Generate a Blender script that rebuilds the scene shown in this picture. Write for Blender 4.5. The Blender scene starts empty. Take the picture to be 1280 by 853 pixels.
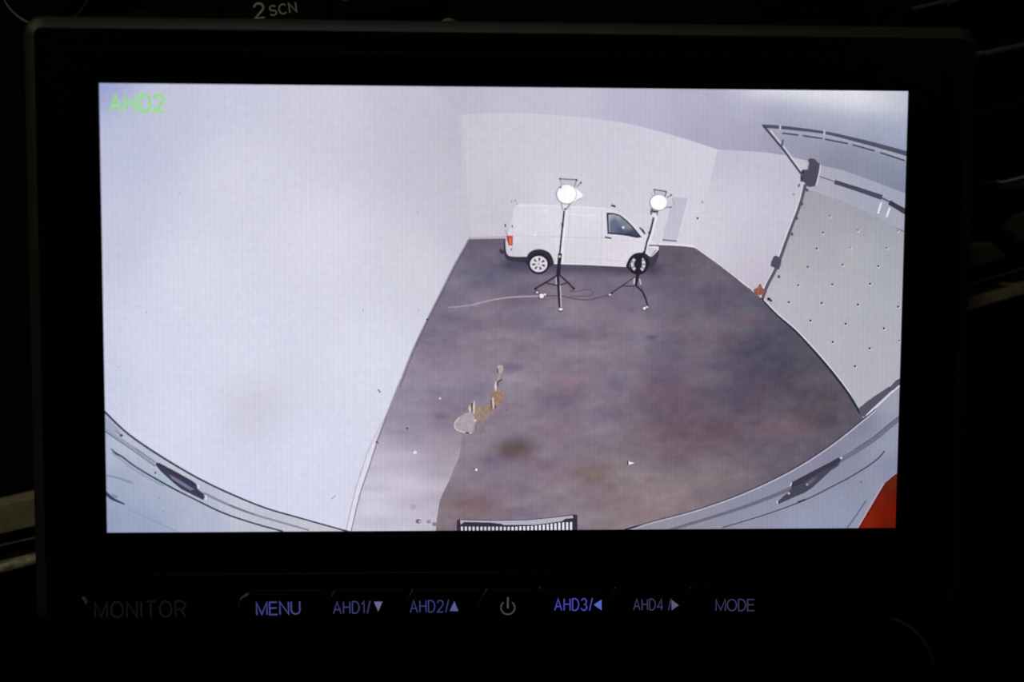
import bpy, bmesh, math, random
import numpy as np
from mathutils import Vector, Matrix
from mathutils.geometry import delaunay_2d_cdt

S = 0.001                                   # everything below is laid out in millimetres
scene = bpy.context.scene
C = scene.collection

# ------------------------------------------------------------------ camera
F_PX, CX, CY = 2000.0, 640.0, 426.5
ROT = np.radians((5.41, -3.30, 0.20)); TR = np.array((-0.74, -5.68, 308.42))
SCR_W, SCR_H = 154.08, 85.63                # seven inch panel
def _rod(r):
    t = np.linalg.norm(r); k = r / t
    K = np.array([[0, -k[2], k[1]], [k[2], 0, -k[0]], [-k[1], k[0], 0]])
    return np.eye(3) + math.sin(t) * K + (1 - math.cos(t)) * K @ K
RM = _rod(ROT)
_p = -RM.T @ TR
CAM = np.array((_p[0], _p[2], -_p[1]))      # x right, y away, z up
def _b(v): return Vector((v[0], v[2], -v[1]))
right, down, fwd = _b(RM[0]), _b(RM[1]), _b(RM[2])
cam_d = bpy.data.cameras.new('camera'); cam = bpy.data.objects.new('camera', cam_d); C.objects.link(cam)
m = Matrix.Identity(4)
for i in range(3):
    m[i][0], m[i][1], m[i][2] = right[i], -down[i], -fwd[i]
    m[i][3] = CAM[i] * S
cam.matrix_world = m
cam_d.sensor_width = 36.0; cam_d.lens = F_PX / 1280.0 * 36.0
cam_d.clip_start = 0.01; cam_d.clip_end = 20
cam_d.dof.use_dof = True; cam_d.dof.focus_distance = 0.3205; cam_d.dof.aperture_fstop = 8.0
scene.camera = cam

# ------------------------------------------------------------------ world, lamp, exposure
w = bpy.data.worlds.new('world'); scene.world = w; w.use_nodes = True
w.node_tree.nodes['Background'].inputs[0].default_value = (0.55, 0.5, 0.4, 1)
w.node_tree.nodes['Background'].inputs[1].default_value = 0.0015
def area(name, loc, target, size, power, col):
    l = bpy.data.lights.new(name, 'AREA'); l.shape = 'DISK'; l.size = size; l.energy = power; l.color = col
    o = bpy.data.objects.new(name, l); C.objects.link(o); o.location = loc
    o.rotation_euler = (Vector(target) - Vector(loc)).to_track_quat('-Z', 'Y').to_euler(); return o
area('driver_side_lamp', (-0.50, -0.27, 0.34), (0, 0, 0), 0.06, 0.28, (1.0, 0.92, 0.72))
area('cabin_roof_lamp', (-0.06, -0.27, 0.60), (0, 0, 0), 0.07, 0.21, (1.0, 0.92, 0.72))
area('passenger_side_fill', (0.36, -0.42, 0.25), (0, 0, 0), 0.06, 0.035, (1.0, 0.92, 0.76))  # unseen fill added from the right to bring out the knob ring
scene.view_settings.view_transform = 'Standard'; scene.view_settings.look = 'None'
scene.view_settings.exposure = 0.0; scene.view_settings.gamma = 1.0
scene.view_settings.use_curve_mapping = False

# ------------------------------------------------------------------ helpers
def at(px, py, y=0.0):
    """point (mm) at depth y (mm behind the screen plane) for a position measured in the photograph"""
    d = np.array(right) * (px - CX) / F_PX + np.array(down) * (py - CY) / F_PX + np.array(fwd)
    k = (y - CAM[1]) / d[1]
    return CAM + d * k
def lin(c):
    c = np.asarray(c, float) / 255.0
    return np.where(c <= 0.04045, c / 12.92, ((c + 0.055) / 1.055) ** 2.4)
def tag(o, label=None, cat=None, group=None, kind=None):
    for k, v in (('label', label), ('category', cat), ('group', group), ('kind', kind)):
        if v: o[k] = v
    return o
def empty(name, loc=(0, 0, 0)):
    o = bpy.data.objects.new(name, None); C.objects.link(o); o.location = loc; o.empty_display_size = 0.02; return o
def obj(name, bm, mat, parent=None, smooth=False):
    me = bpy.data.meshes.new(name)
    bmesh.ops.recalc_face_normals(bm, faces=bm.faces)
    bm.to_mesh(me); bm.free()
    if smooth:
        for p in me.polygons: p.use_smooth = True
        me.set_sharp_from_angle(angle=math.radians(40))
    me.materials.append(mat)
    o = bpy.data.objects.new(name, me); C.objects.link(o)
    if parent:
        o.parent = parent; o.matrix_parent_inverse = Matrix.Translation(-world_loc(parent))
    return o
def world_loc(o):
    v = Vector(o.location); 
    return v if o.type == 'EMPTY' else Vector((0, 0, 0))

def mat(name, col, rough=0.5, emit=None, strength=1.0, bump=0.0, bscale=2000, spec=0.5, metal=0.0, vary=0.0):
    mt = bpy.data.materials.new(name); mt.use_nodes = True; nt = mt.node_tree; b = nt.nodes['Principled BSDF']
    b.inputs['Base Color'].default_value = (*col, 1); b.inputs['Roughness'].default_value = rough
    b.inputs['Specular IOR Level'].default_value = spec; b.inputs['Metallic'].default_value = metal
    if emit is not None:
        b.inputs['Emission Color'].default_value = (*emit, 1); b.inputs['Emission Strength'].default_value = strength
    if bump or vary:
        tc = nt.nodes.new('ShaderNodeTexCoord'); nz = nt.nodes.new('ShaderNodeTexNoise')
        nz.inputs['Scale'].default_value = bscale; nz.inputs['Detail'].default_value = 4
        nt.links.new(tc.outputs['Object'], nz.inputs['Vector'])
        if bump:
            bp = nt.nodes.new('ShaderNodeBump'); bp.inputs['Strength'].default_value = bump; bp.inputs['Distance'].default_value = 0.0004
            nt.links.new(nz.outputs['Fac'], bp.inputs['Height']); nt.links.new(bp.outputs['Normal'], b.inputs['Normal'])
        if vary:
            rp = nt.nodes.new('ShaderNodeValToRGB')
            rp.color_ramp.elements[0].position = 0.3; rp.color_ramp.elements[1].position = 0.7
            rp.color_ramp.elements[0].color = (*[c * (1 - vary) for c in col], 1)
            rp.color_ramp.elements[1].color = (*[min(1, c * (1 + vary)) for c in col], 1)
            nt.links.new(nz.outputs['Fac'], rp.inputs['Fac']); nt.links.new(rp.outputs['Color'], b.inputs['Base Color'])
    return mt

M_SHELL = mat('black_grained_plastic', (0.030, 0.029, 0.026), 0.5, bump=0.06, bscale=3000, vary=0.2)
def painted_glint(mt, point, radius, col):
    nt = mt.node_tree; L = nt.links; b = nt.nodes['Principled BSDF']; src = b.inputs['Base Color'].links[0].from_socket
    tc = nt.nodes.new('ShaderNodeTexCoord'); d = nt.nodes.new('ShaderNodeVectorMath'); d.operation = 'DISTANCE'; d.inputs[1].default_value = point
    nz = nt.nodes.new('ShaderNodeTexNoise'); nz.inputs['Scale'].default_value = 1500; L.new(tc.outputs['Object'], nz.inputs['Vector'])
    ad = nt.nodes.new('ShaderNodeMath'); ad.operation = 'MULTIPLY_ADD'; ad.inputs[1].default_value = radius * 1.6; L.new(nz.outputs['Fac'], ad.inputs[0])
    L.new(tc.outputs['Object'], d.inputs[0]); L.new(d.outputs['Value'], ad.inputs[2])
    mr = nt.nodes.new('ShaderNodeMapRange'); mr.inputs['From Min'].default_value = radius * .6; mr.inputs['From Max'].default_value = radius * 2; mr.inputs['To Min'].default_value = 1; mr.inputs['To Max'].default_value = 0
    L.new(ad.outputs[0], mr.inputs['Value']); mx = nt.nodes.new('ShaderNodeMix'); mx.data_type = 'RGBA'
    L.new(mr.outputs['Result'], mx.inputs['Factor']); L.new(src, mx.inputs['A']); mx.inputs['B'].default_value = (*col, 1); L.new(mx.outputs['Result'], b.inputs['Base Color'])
painted_glint(M_SHELL, tuple(at(45, 31, 1.6) * S), 0.0014, (0.22, 0.185, 0.10))  # lamp glint on the top left corner, painted into the shell colour
M_PANEL = mat('gloss_black_bezel', (0.0025, 0.0025, 0.0028), 0.32, spec=0.25)
M_KEY = mat('satin_black_key', (0.003, 0.003, 0.003), 0.42, spec=0.15)
M_PRINT = mat('grey_print', (0.16, 0.142, 0.128), 0.7, spec=0.0)
M_DASH = mat('black_dash_plastic', (0.0028, 0.0027, 0.0025), 0.75, bump=0.5, bscale=900, spec=0.12)
M_DASHK = mat('black_radio_key', (0.003, 0.003, 0.003), 0.6, spec=0.15)
M_WPRINT = mat('white_radio_print', (0.62, 0.60, 0.52), 0.7, spec=0.0)
M_TRIM = mat('brown_dash_trim', (0.38, 0.34, 0.225), 0.6, vary=0.18, bscale=350, spec=0.2)
M_ROPE = mat('rough_textured_edge', (0.55, 0.53, 0.38), 0.8, bump=1.0, bscale=500, vary=0.75, spec=0.2)
M_CHROME = mat('dull_chrome', (0.5, 0.48, 0.43), 0.45, metal=0.7)
M_GREYP = mat('dark_grey_dash_plastic', (0.075, 0.07, 0.056), 0.6, vary=0.2, bscale=600, spec=0.2)
M_RING = mat('grey_knob_ring', (0.5, 0.48, 0.42), 0.4)
M_GLINT = mat('pale_edge_glint', (0.30, 0.28, 0.25), 0.5)  # pale tone stands for light caught on the key edges
M_BEAD = mat('grey_bead', (0.16, 0.16, 0.13), 0.6, vary=0.9, bscale=700)
M_RED = mat('red_dial_mark', (0.16, 0.008, 0.006), 0.5)

def picture_material():
    mt = bpy.data.materials.new('lcd_picture'); mt.use_nodes = True; nt = mt.node_tree; L = nt.links
    b = nt.nodes['Principled BSDF']; b.inputs['Base Color'].default_value = (0.004, 0.004, 0.004, 1)
    b.inputs['Roughness'].default_value = 0.5; b.inputs['Specular IOR Level'].default_value = 0.0
    a = nt.nodes.new('ShaderNodeAttribute'); a.attribute_name = 'picture'
    tc = nt.nodes.new('ShaderNodeTexCoord'); sep = nt.nodes.new('ShaderNodeSeparateXYZ'); L.new(tc.outputs['Object'], sep.inputs[0])
    def math_(op, x, y=None):
        n = nt.nodes.new('ShaderNodeMath'); n.operation = op
        for i, v in enumerate((x, y)):
            if v is None: continue
            if isinstance(v, (int, float)): n.inputs[i].default_value = v
            else: L.new(v, n.inputs[i])
        return n.outputs[0]
    # pixel columns and rows of the panel beating against each other
    cx = math_('ADD', math_('SINE', math_('MULTIPLY', sep.outputs['X'], 2 * math.pi / 0.000505)), math_('MULTIPLY', math_('SINE', math_('MULTIPLY', sep.outputs['X'], 2 * math.pi / 0.00101)), 0.45))
    cz = math_('SINE', math_('MULTIPLY', sep.outputs['Z'], 2 * math.pi / 0.00066))
    nz = nt.nodes.new('ShaderNodeTexNoise'); nz.inputs['Scale'].default_value = 900; nz.inputs['Detail'].default_value = 2
    L.new(tc.outputs['Object'], nz.inputs['Vector'])
    f = math_('ADD', math_('MULTIPLY', cx, 0.038), math_('MULTIPLY', cz, 0.008))
    f = math_('ADD', math_('ADD', f, 1.0), math_('MULTIPLY', math_('SUBTRACT', nz.outputs['Fac'], 0.5), 0.16))
    mx = nt.nodes.new('ShaderNodeVectorMath'); mx.operation = 'SCALE'; L.new(a.outputs['Color'], mx.inputs[0]); L.new(f, mx.inputs['Scale'])
    n2 = nt.nodes.new('ShaderNodeTexNoise'); n2.inputs['Scale'].default_value = 420; n2.inputs['Detail'].default_value = 1
    L.new(tc.outputs['Object'], n2.inputs['Vector'])
    s2 = nt.nodes.new('ShaderNodeVectorMath'); s2.operation = 'MULTIPLY_ADD'
    L.new(n2.outputs['Color'], s2.inputs[0]); s2.inputs[1].default_value = (0.05,) * 3; s2.inputs[2].default_value = (0.975,) * 3
    m2 = nt.nodes.new('ShaderNodeVectorMath'); m2.operation = 'MULTIPLY'; L.new(mx.outputs[0], m2.inputs[0]); L.new(s2.outputs[0], m2.inputs[1])
    L.new(m2.outputs[0], b.inputs['Emission Color']); b.inputs['Emission Strength'].default_value = 1.0
    return mt
M_PIC = picture_material()
def glow(name, rgb): return mat(name, (0.01, 0.01, 0.012), 0.5, emit=tuple(lin(rgb)), spec=0.1)

# ------------------------------------------------------------------ plane geometry helpers
def smooth(pts, n=6, closed=False):
    P = [np.array(p, float) for p in pts]; out = []
    N = len(P); rng = range(N if closed else N - 1)
    for i in rng:
        p1, p2 = P[i], P[(i + 1) % N]
        p0 = P[i - 1] if (i > 0 or closed) else 2 * p1 - p2
        p3 = P[(i + 2) % N] if (i + 2 < N or closed) else 2 * p2 - p1
        for k in range(n):
            t = k / n
            out.append(0.5 * (2 * p1 + (p2 - p0) * t + (2 * p0 - 5 * p1 + 4 * p2 - p3) * t * t + (3 * p1 - p0 - 3 * p2 + p3) * t ** 3))
    if not closed: out.append(P[-1])
    return [tuple(p) for p in out]
def ellipse(cx, cy, rx, ry, n=36, a0=0, a1=360):
    full = abs(a1 - a0) >= 360
    return [(cx + rx * math.cos(math.radians(a0 + (a1 - a0) * i / (n if full else n - 1))),
             cy + ry * math.sin(math.radians(a0 + (a1 - a0) * i / (n if full else n - 1)))) for i in range(n)]
def ribbon(pts, width, closed=False):
    P = [np.array(p, float) for p in pts]
    Q = [P[0]]
    for p in P[1:]:
        if np.linalg.norm(p - Q[-1]) > 1e-5: Q.append(p)
    P = Q; N = len(P)
    if N < 2: return [], []
    ws = width if hasattr(width, '__len__') else [width] * N
    if len(ws) != N: ws = np.interp(np.linspace(0, 1, N), np.linspace(0, 1, len(ws)), ws)
    V = []; Fc = []
    for i in range(N):
        a = P[i] - P[i - 1] if (i > 0 or closed) else P[1] - P[0]
        c = P[(i + 1) % N] - P[i] if (i < N - 1 or closed) else P[-1] - P[-2]
        a = a / (np.linalg.norm(a) + 1e-9); c = c / (np.linalg.norm(c) + 1e-9)
        na = np.array((-a[1], a[0])); nc = np.array((-c[1], c[0])); nn = na + nc
        l = np.linalg.norm(nn)
        nn = na if l < 1e-4 else nn / l
        k = min(1.0 / max(0.3, float(nn @ na)), 2.2)
        V += [tuple(P[i] + nn * ws[i] * 0.5 * k), tuple(P[i] - nn * ws[i] * 0.5 * k)]
    for i in range(N if closed else N - 1):
        j = (i + 1) % N
        Fc.append((2 * i, 2 * i + 1, 2 * j + 1, 2 * j))
    return V, Fc
def fill(poly, cell=None):
    """triangulate a polygon given in photo positions; cell adds interior points for colour detail"""
    poly = [tuple(map(float, p)) for p in poly]
    pts = [Vector(p) for p in poly]; N = len(pts)
    edges = [(i, (i + 1) % N) for i in range(N)]
    if cell:
        dense = []
        for i in range(N):
            a, b = pts[i], pts[(i + 1) % N]; k = max(1, int((b - a).length / cell))
            dense += [a.lerp(b, t / k) for t in range(k)]
        pts = dense; N = len(pts); edges = [(i, (i + 1) % N) for i in range(N)]
        A = np.array([(p.x, p.y) for p in pts])
        xs = np.arange(A[:, 0].min() + cell * .5, A[:, 0].max(), cell); ys = np.arange(A[:, 1].min() + cell * .5, A[:, 1].max(), cell)
        gx, gy = np.meshgrid(xs, ys); gx = gx.ravel(); gy = gy.ravel()
        ins = np.zeros(len(gx), bool); dmin = np.full(len(gx), 1e9)
        for i in range(N):
            x1, y1 = A[i]; x2, y2 = A[(i + 1) % N]
            if y1 != y2:
                c = ((y1 > gy) != (y2 > gy)) & (gx < (x2 - x1) * (gy - y1) / (y2 - y1) + x1); ins ^= c
            dmin = np.minimum(dmin, (gx - x1) ** 2 + (gy - y1) ** 2)
        keep = ins & (dmin > (cell * .45) ** 2)
        pts += [Vector((x, y)) for x, y in zip(gx[keep], gy[keep])]
    r = delaunay_2d_cdt(pts, edges, [], 1, 1e-5)
    return [(v.x, v.y) for v in r[0]], [tuple(f) for f in r[2]]

# the visible rectangle of the panel, in mm on the plane of the picture
HX, HZ = SCR_W / 2, SCR_H / 2
class Pic:
    """flat coloured shapes of the picture on the panel, drawn back to front"""
    def __init__(self): self.V = []; self.F = []; self.K = []
    def add(self, V, Fc, col, layer):
        base = len(self.V); A = np.array(V, float)
        for p in V:
            q = at(p[0], p[1], 0.0); self.V.append((q[0], -0.004 * layer, q[2]))
        c = np.asarray(col(A[:, 0], A[:, 1]) if callable(col) else np.tile(np.array(col, float), (len(V), 1)))
        self.K += list(c); self.F += [tuple(base + i for i in f) for f in Fc]; return self
    def poly(self, poly, col, layer, cell=None):
        V, Fc = fill(poly, cell); return self.add(V, Fc, col, layer)
    def line(self, pts, width, col, layer, closed=False):
        V, Fc = ribbon(pts, width, closed); return self.add(V, Fc, col, layer) if V else self
    def dot(self, x, y, rx, ry, col, layer, n=14):
        e = ellipse(x, y, rx, ry, n); return self.add(e, [tuple(range(n))], col, layer)
    def build(self, name, parent, label=None):
        me = bpy.data.meshes.new(name)
        bm = bmesh.new(); cl = bm.verts.layers.float_color.new('picture')
        K = lin(np.clip(np.array(self.K), 0, 255)); vs = []
        for v, k in zip(self.V, K):
            b = bm.verts.new([c * S for c in v]); b[cl] = (k[0], k[1], k[2], 1); vs.append(b)
        for f in self.F:
            try: bm.faces.new([vs[i] for i in f])
            except ValueError: pass
        for co, no in (((HX, 0, 0), (1, 0, 0)), ((-HX, 0, 0), (-1, 0, 0)), ((0, 0, HZ), (0, 0, 1)), ((0, 0, -HZ), (0, 0, -1))):
            bmesh.ops.bisect_plane(bm, geom=bm.verts[:] + bm.edges[:] + bm.faces[:], dist=1e-9, plane_co=[c * S for c in co], plane_no=no, clear_outer=True)
        for f in bm.faces:
            f.normal_update()
            if f.normal.y > 0: f.normal_flip()
        bm.to_mesh(me); bm.free(); me.materials.append(M_PIC)
        o = bpy.data.objects.new(name, me); C.objects.link(o)
        o.parent = parent; o.matrix_parent_inverse = Matrix.Translation(-world_loc(parent))
        if label: o['label'] = label
        return o

# ------------------------------------------------------------------ stroke lettering
def arc(cx, cy, rx, ry, a0, a1, n=12):
    return [(cx + rx * math.cos(math.radians(a0 + (a1 - a0) * i / n)), cy + ry * math.sin(math.radians(a0 + (a1 - a0) * i / n))) for i in range(n + 1)]
GL = {  # y up, cap height 1; (advance width, strokes)
 'A': (.70, [[(0, 0), (.35, 1), (.70, 0)], [(.12, .34), (.58, .34)]]),
 'H': (.60, [[(0, 0), (0, 1)], [(.60, 0), (.60, 1)], [(0, .53), (.60, .53)]]),
 'D': (.62, [[(0, 0), (0, 1), (.24, 1)] + arc(.24, .5, .38, .5, 90, -90) + [(.24, 0), (0, 0)]]),
 'M': (.82, [[(0, 0), (0, 1), (.41, .05), (.82, 1), (.82, 0)]]),
 'E': (.60, [[(.60, 1), (0, 1), (0, 0), (.60, 0)], [(0, .53), (.55, .53)]]),
 'N': (.68, [[(0, 0), (0, 1), (.68, 0), (.68, 1)]]),
 'U': (.68, [[(0, 1), (0, .34)] + arc(.34, .34, .34, .34, 180, 360) + [(.68, .34), (.68, 1)]]),
 'O': (.80, [arc(.40, .5, .40, .5, 90, 450, 28)]),
 'I': (.06, [[(.03, 0), (.03, 1)]]),
 'T': (.68, [[(0, 1), (.68, 1)], [(.34, 1), (.34, 0)]]),
 'R': (.68, [[(0, 0), (0, 1), (.38, 1)] + arc(.38, .74, .28, .26, 90, -90) + [(.38, .48), (0, .48)], [(.36, .48), (.68, 0)]]),
 'S': (.62, [arc(.31, .75, .30, .25, 20, 270, 12) + arc(.31, .25, .31, .25, 90, -160, 12)]),
 'C': (.72, [arc(.40, .5, .40, .5, 45, 315, 20)]),
 '/': (.30, [[(0, -.04), (.30, 1.04)]]),
 '1': (.26, [[(0, .74), (.22, 1), (.22, 0)]]),
 '2': (.58, [arc(.29, .72, .28, .28, 170, -35, 12) + [(.0, 0), (.58, 0)]]),
 '3': (.58, [arc(.28, .75, .26, .25, 160, -90, 12), arc(.28, .26, .29, .26, 90, -165, 12)]),
 '4': (.60, [[(.60, .26), (0, .26), (.45, 1), (.45, 0)]]),
 ' ': (.12, []),
}
def lettering(name, text, px, py, width, height, material, parent, y, stroke, gap=.20, rot=0.0, slant=0.0, extra=None):
    """print: px,py = left end of the base line, in positions of the photograph, on the plane at depth y"""
    tot = sum(GL[c][0] for c in text) + gap * (len(text) - 1); sx = width / tot; x = 0
    ca, sa = math.cos(math.radians(rot)), math.sin(math.radians(rot)); bm = bmesh.new()
    def put(V, Fc, k=0.0):
        vs = [bm.verts.new(at(a, b, y)*S) for a, b in V]
        for f in Fc:
            try: bm.faces.new([vs[i] for i in f])
            except ValueError: pass
    for c in text:
        wd, strokes = GL[c]
        for s in strokes:
            pts = [((x + a) * sx + b * height * slant, b * height) for a, b in s]
            pts = [(px + a * ca - b * sa * -1 * -1, py - (a * sa + b * ca)) for a, b in pts]
            V, Fc = ribbon(pts, stroke); put(V, Fc)
        x += wd + gap
    for poly in (extra or []): put(*fill(poly))
    return obj(name, bm, material, parent)

# ------------------------------------------------------------------ solid helpers (mm in, metres out)
def rrect(x0, x1, z0, z1, r, n=8):
    out = []
    for cx, cz, a in ((x1 - r, z1 - r, 0), (x0 + r, z1 - r, 90), (x0 + r, z0 + r, 180), (x1 - r, z0 + r, 270)):
        out += [(cx + r * math.cos(math.radians(a + 90 * i / n)), cz + r * math.sin(math.radians(a + 90 * i / n))) for i in range(n + 1)]
    return out
def loft(bm, loops, cap0=True, cap1=True):
    rings = [[bm.verts.new((p[0] * S, p[1] * S, p[2] * S)) for p in l] for l in loops]; N = len(rings[0])
    for a, b in zip(rings, rings[1:]):
        for i in range(N): bm.faces.new((a[i], a[(i + 1) % N], b[(i + 1) % N], b[i]))
    if cap0: bm.faces.new(rings[0])
    if cap1: bm.faces.new(rings[-1])
    return rings
def inset(poly, d):
    P = [np.array(p, float) for p in poly]; N = len(P)
    area2 = sum(P[i][0] * P[(i + 1) % N][1] - P[(i + 1) % N][0] * P[i][1] for i in range(N)); s = 1 if area2 > 0 else -1
    out = []
    for i in range(N):
        a = P[i] - P[i - 1]; b = P[(i + 1) % N] - P[i]; a /= np.linalg.norm(a); b /= np.linalg.norm(b)
        na = np.array((-a[1], a[0])) * s; nb = np.array((-b[1], b[0])) * s; nn = na + nb; nn /= np.linalg.norm(nn)
        out.append(tuple(P[i] + nn * d / max(.4, float(nn @ na))))
    return out
def slab(bm, poly, y_front, y_back, bev):
    """bevelled plate: outline in mm (x,z), front towards the viewer"""
    L = [[(x, y_back, z) for x, z in poly]]
    for t in (0, 30, 60, 90):
        a = math.radians(t); L.append([(x, y_front + bev * (1 - math.sin(a)), z) for x, z in inset(poly, bev * (1 - math.cos(a)) + 1e-4)])
    return loft(bm, L)
def xz(px, py, y): q = at(px, py, y); return (q[0], q[2])
def round_poly(poly, rs, n=5):
    out = []; N = len(poly)
    for i, p in enumerate(poly):
        r = rs[i]; p = np.array(p); 
        if r <= 0: out.append(tuple(p)); continue
        a = np.array(poly[i - 1]) - p; b = np.array(poly[(i + 1) % N]) - p; a /= np.linalg.norm(a); b /= np.linalg.norm(b)
        for k in range(n + 1):
            t = k / n; out.append(tuple((1 - t) ** 2 * (p + a * r) + 2 * t * (1 - t) * p + t * t * (p + b * r)))
    return out

# ================================================================== THE MONITOR
x_l = at(33, 200, 3.0)[0]; x_r = at(1216, 200, 3.0)[0]; z_t = at(640, 26.8, 3.0)[2]; z_b = -62.0
mon = tag(empty('rear_view_monitor', (0, 0.010, z_b * S)), 'black dashboard monitor showing a wide camera view of a white van in a garage', 'monitor')
bpy.context.view_layer.update()
bm = bmesh.new()
L = []
for ins, y in ((2.45, 0.6), (2.3, 0.64), (0.42, 2.3), (0.22, 2.55), (0.06, 3.0), (0, 3.6), (0.2, 14), (1.2, 17.5), (4.5, 19.5)):
    L.append([(x, y, z) for x, z in rrect(x_l + ins, x_r - ins, z_b + ins, z_t - ins, max(1.2, 3.6 - ins * .9), 10)])
loft(bm, L)
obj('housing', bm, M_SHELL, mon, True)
bm = bmesh.new(); slab(bm, rrect(x_l + 2.5, x_r - 2.5, z_b + 2.5, z_t - 2.5, 1.3, 8), 0.5, 0.6, 0.03)
obj('front_plate', bm, M_PANEL, mon)
# bezel plate with the opening for the panel
bx0, bz1 = xz(70, 60, -0.5); bx1, _ = xz(1183, 70, -0.5); _, bz0 = xz(640, 712, -0.5)
bm = bmesh.new()
Lo = [[(x, y, z) for x, z in rrect(bx0 + i, bx1 - i, bz0 + i, bz1 - i, 0.9, 6)] for i, y in ((0, .5), (0, -.35), (.05, -.46), (.16, -.5))]
O = loft(bm, Lo, False, False)
hole = [(HX, HZ), (-HX, HZ), (-HX, -HZ), (HX, -HZ)]
# the ring is bridged corner block by corner block (seven outline points per corner)
hi = [bm.verts.new((x * S, -.5 * S, z * S)) for x, z in hole]; hb = [bm.verts.new((x * S, .5 * S, z * S)) for x, z in hole]
outer = O[-1]; N = len(outer); per = N // 4
for c in range(4):
    for i in range(per - 1): bm.faces.new((outer[c * per + i], outer[c * per + i + 1], hi[c]))
    bm.faces.new((outer[c * per + per - 1], outer[((c + 1) * per) % N], hi[(c + 1) % 4], hi[c]))
    bm.faces.new((hi[c], hi[(c + 1) % 4], hb[(c + 1) % 4], hb[c]))
obj('bezel', bm, M_PANEL, mon)
# lower key strip
bm = bmesh.new()
kx0, kz1 = xz(86, 719, -0.3); kx1, _ = xz(1168, 719, -0.3); kz0 = z_b + 3.2
slab(bm, rrect(kx0, kx1, kz0, kz1, 1.0, 5), -0.3, 0.5, 0.18)
obj('key_panel', bm, M_PANEL, mon)
lettering('maker_print', 'MONITOR', 119, 772.5, 113, 19.5, M_PRINT, mon, -0.33, 2.3, gap=.27, rot=0.6)['label'] = 'dim grey printed word MONITOR'

# keys
KY = -1.0
def key(pts, rs, label):
    poly = [xz(a, b, KY) for a, b in pts]
    bm = bmesh.new(); slab(bm, round_poly(poly, rs), KY, -0.3, 0.34)
    o = obj('button', bm, M_KEY, mon, True); o['label'] = label; return o
def edge(x, y): return x - (y - 738) * 0.55
yt, yb = 738, 777
keys = [(301, 410, 'menu button with blue lettering'), (417, 509, 'button with downward arrow'), (515, 602, 'button with upward arrow'),
        (608, 668, 'power button with power symbol'), (674, 762, 'button with left arrow'), (768, 856, 'button with right arrow'), (862, 966, 'mode button at the right end')]
KO = []
for i, (a, b, lb) in enumerate(keys):
    t = yt - i * 0.6
    if i == 0: pts = [(a, t), (b, t), (edge(b, yb), yb), (a - 4, yb)]; rs = [3.0, .3, .3, 1.0]
    else: pts = [(a, t), (b, t), (edge(b, yb), yb), (edge(a, yb), yb)]; rs = [.5] * 4
    KO.append(key(pts, rs, lb))
LY = KY - 0.03
lettering('lettering', 'MENU', 321, 769.3, 54, 15.5, glow('backlit_menu', (64, 64, 128)), KO[0], LY, 1.9, gap=.22, rot=1.6)
lettering('lettering', 'AHD1/', 417, 767.5, 46, 14.5, glow('backlit_one', (58, 56, 104)), KO[1], LY, 1.5, gap=.25, rot=1.2)
lettering('lettering', 'AHD2/', 513, 766, 48, 14.5, glow('backlit_two', (56, 55, 112)), KO[2], LY, 1.5, gap=.25, rot=1.0)
lettering('lettering', 'AHD3/', 693.5, 763.5, 47, 14.5, glow('backlit_three', (68, 68, 170)), KO[4], LY, 1.6, gap=.25, rot=0.4)
lettering('lettering', 'AHD4 /', 792, 763, 47, 13.5, glow('backlit_four', (58, 55, 92)), KO[5], LY, 1.4, gap=.25, rot=0.3)
lettering('lettering', 'MODE', 895, 763.8, 48, 14, glow('backlit_mode', (56, 53, 90)), KO[6], LY, 1.5, gap=.18)
def symbol(name, polys, m_, parent):
    bm = bmesh.new()
    for V, Fc in polys:
        vs = [bm.verts.new(at(a, b, LY) * S) for a, b in V]
        for f in Fc: bm.faces.new([vs[i] for i in f])
    return obj(name, bm, m_, parent)
symbol('arrow_symbol', [fill([(467.5, 752.5), (478, 752.5), (472.8, 765)])], glow('arrow_down_light', (102, 101, 142)), KO[1])
symbol('arrow_symbol', [fill([(562, 764.3), (573, 764.3), (568, 751.5)])], glow('arrow_up_light', (86, 84, 142)), KO[2])
symbol('arrow_symbol', [fill([(742, 756.5), (752, 749.8), (752, 763.2)])], glow('arrow_left_light', (86, 96, 190)), KO[4])
symbol('arrow_symbol', [fill([(839.5, 750.2), (848.5, 757), (839.5, 763.4)])], glow('arrow_right_light', (90, 88, 122)), KO[5])
symbol('power_symbol', [ribbon(ellipse(634.8, 760, 8.6, 8.4, 24, -52, 232), 1.8), ribbon([(634.8, 747), (634.8, 761)], 2.2)], glow('power_light', (68, 67, 76)), KO[3])

# pale ribs added in place of the glints along the key edges
def glint_rib(pts, w0, w1):
    P = smooth(pts, 3); N = len(P); bm = bmesh.new(); L = []
    for i, p in enumerate(P):
        c = at(p[0], p[1], -0.3); a = at(*P[max(i - 1, 0)], -0.3); b = at(*P[min(i + 1, N - 1)], -0.3); t = b - a; t /= np.linalg.norm(t)
        u = np.array((-t[2], 0, t[0])); h = w0 + (w1 - w0) * i / (N - 1)
        L.append([c - u * h, c - u * h * .7 + np.array((0, -.9 * h / w0, 0)), c + u * h * .7 + np.array((0, -.9 * h / w0, 0)), c + u * h])
    loft(bm, L); return obj('key_edge_glint', bm, M_GLINT, mon)
for pts, a, b in (([(418.5, 737.5), (413, 747.5), (407, 758.5)], .17, .06), ([(515.8, 736.8), (511, 746), (505, 756)], .17, .06), ([(608.6, 735.6), (604, 744), (598, 753.5)], .15, .05), ([(675, 734), (673.5, 737)], .14, .06), ([(769, 734), (767.5, 737)], .12, .06), ([(862.5, 733.6), (861, 736.6)], .12, .06),
                  ([(299, 757), (300.5, 750), (305, 744.5), (311.5, 741)], .07, .17), ([(103.5, 746), (107, 748.5), (109.5, 753)], .08, .14)):
    glint_rib(pts, a, b)

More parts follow.
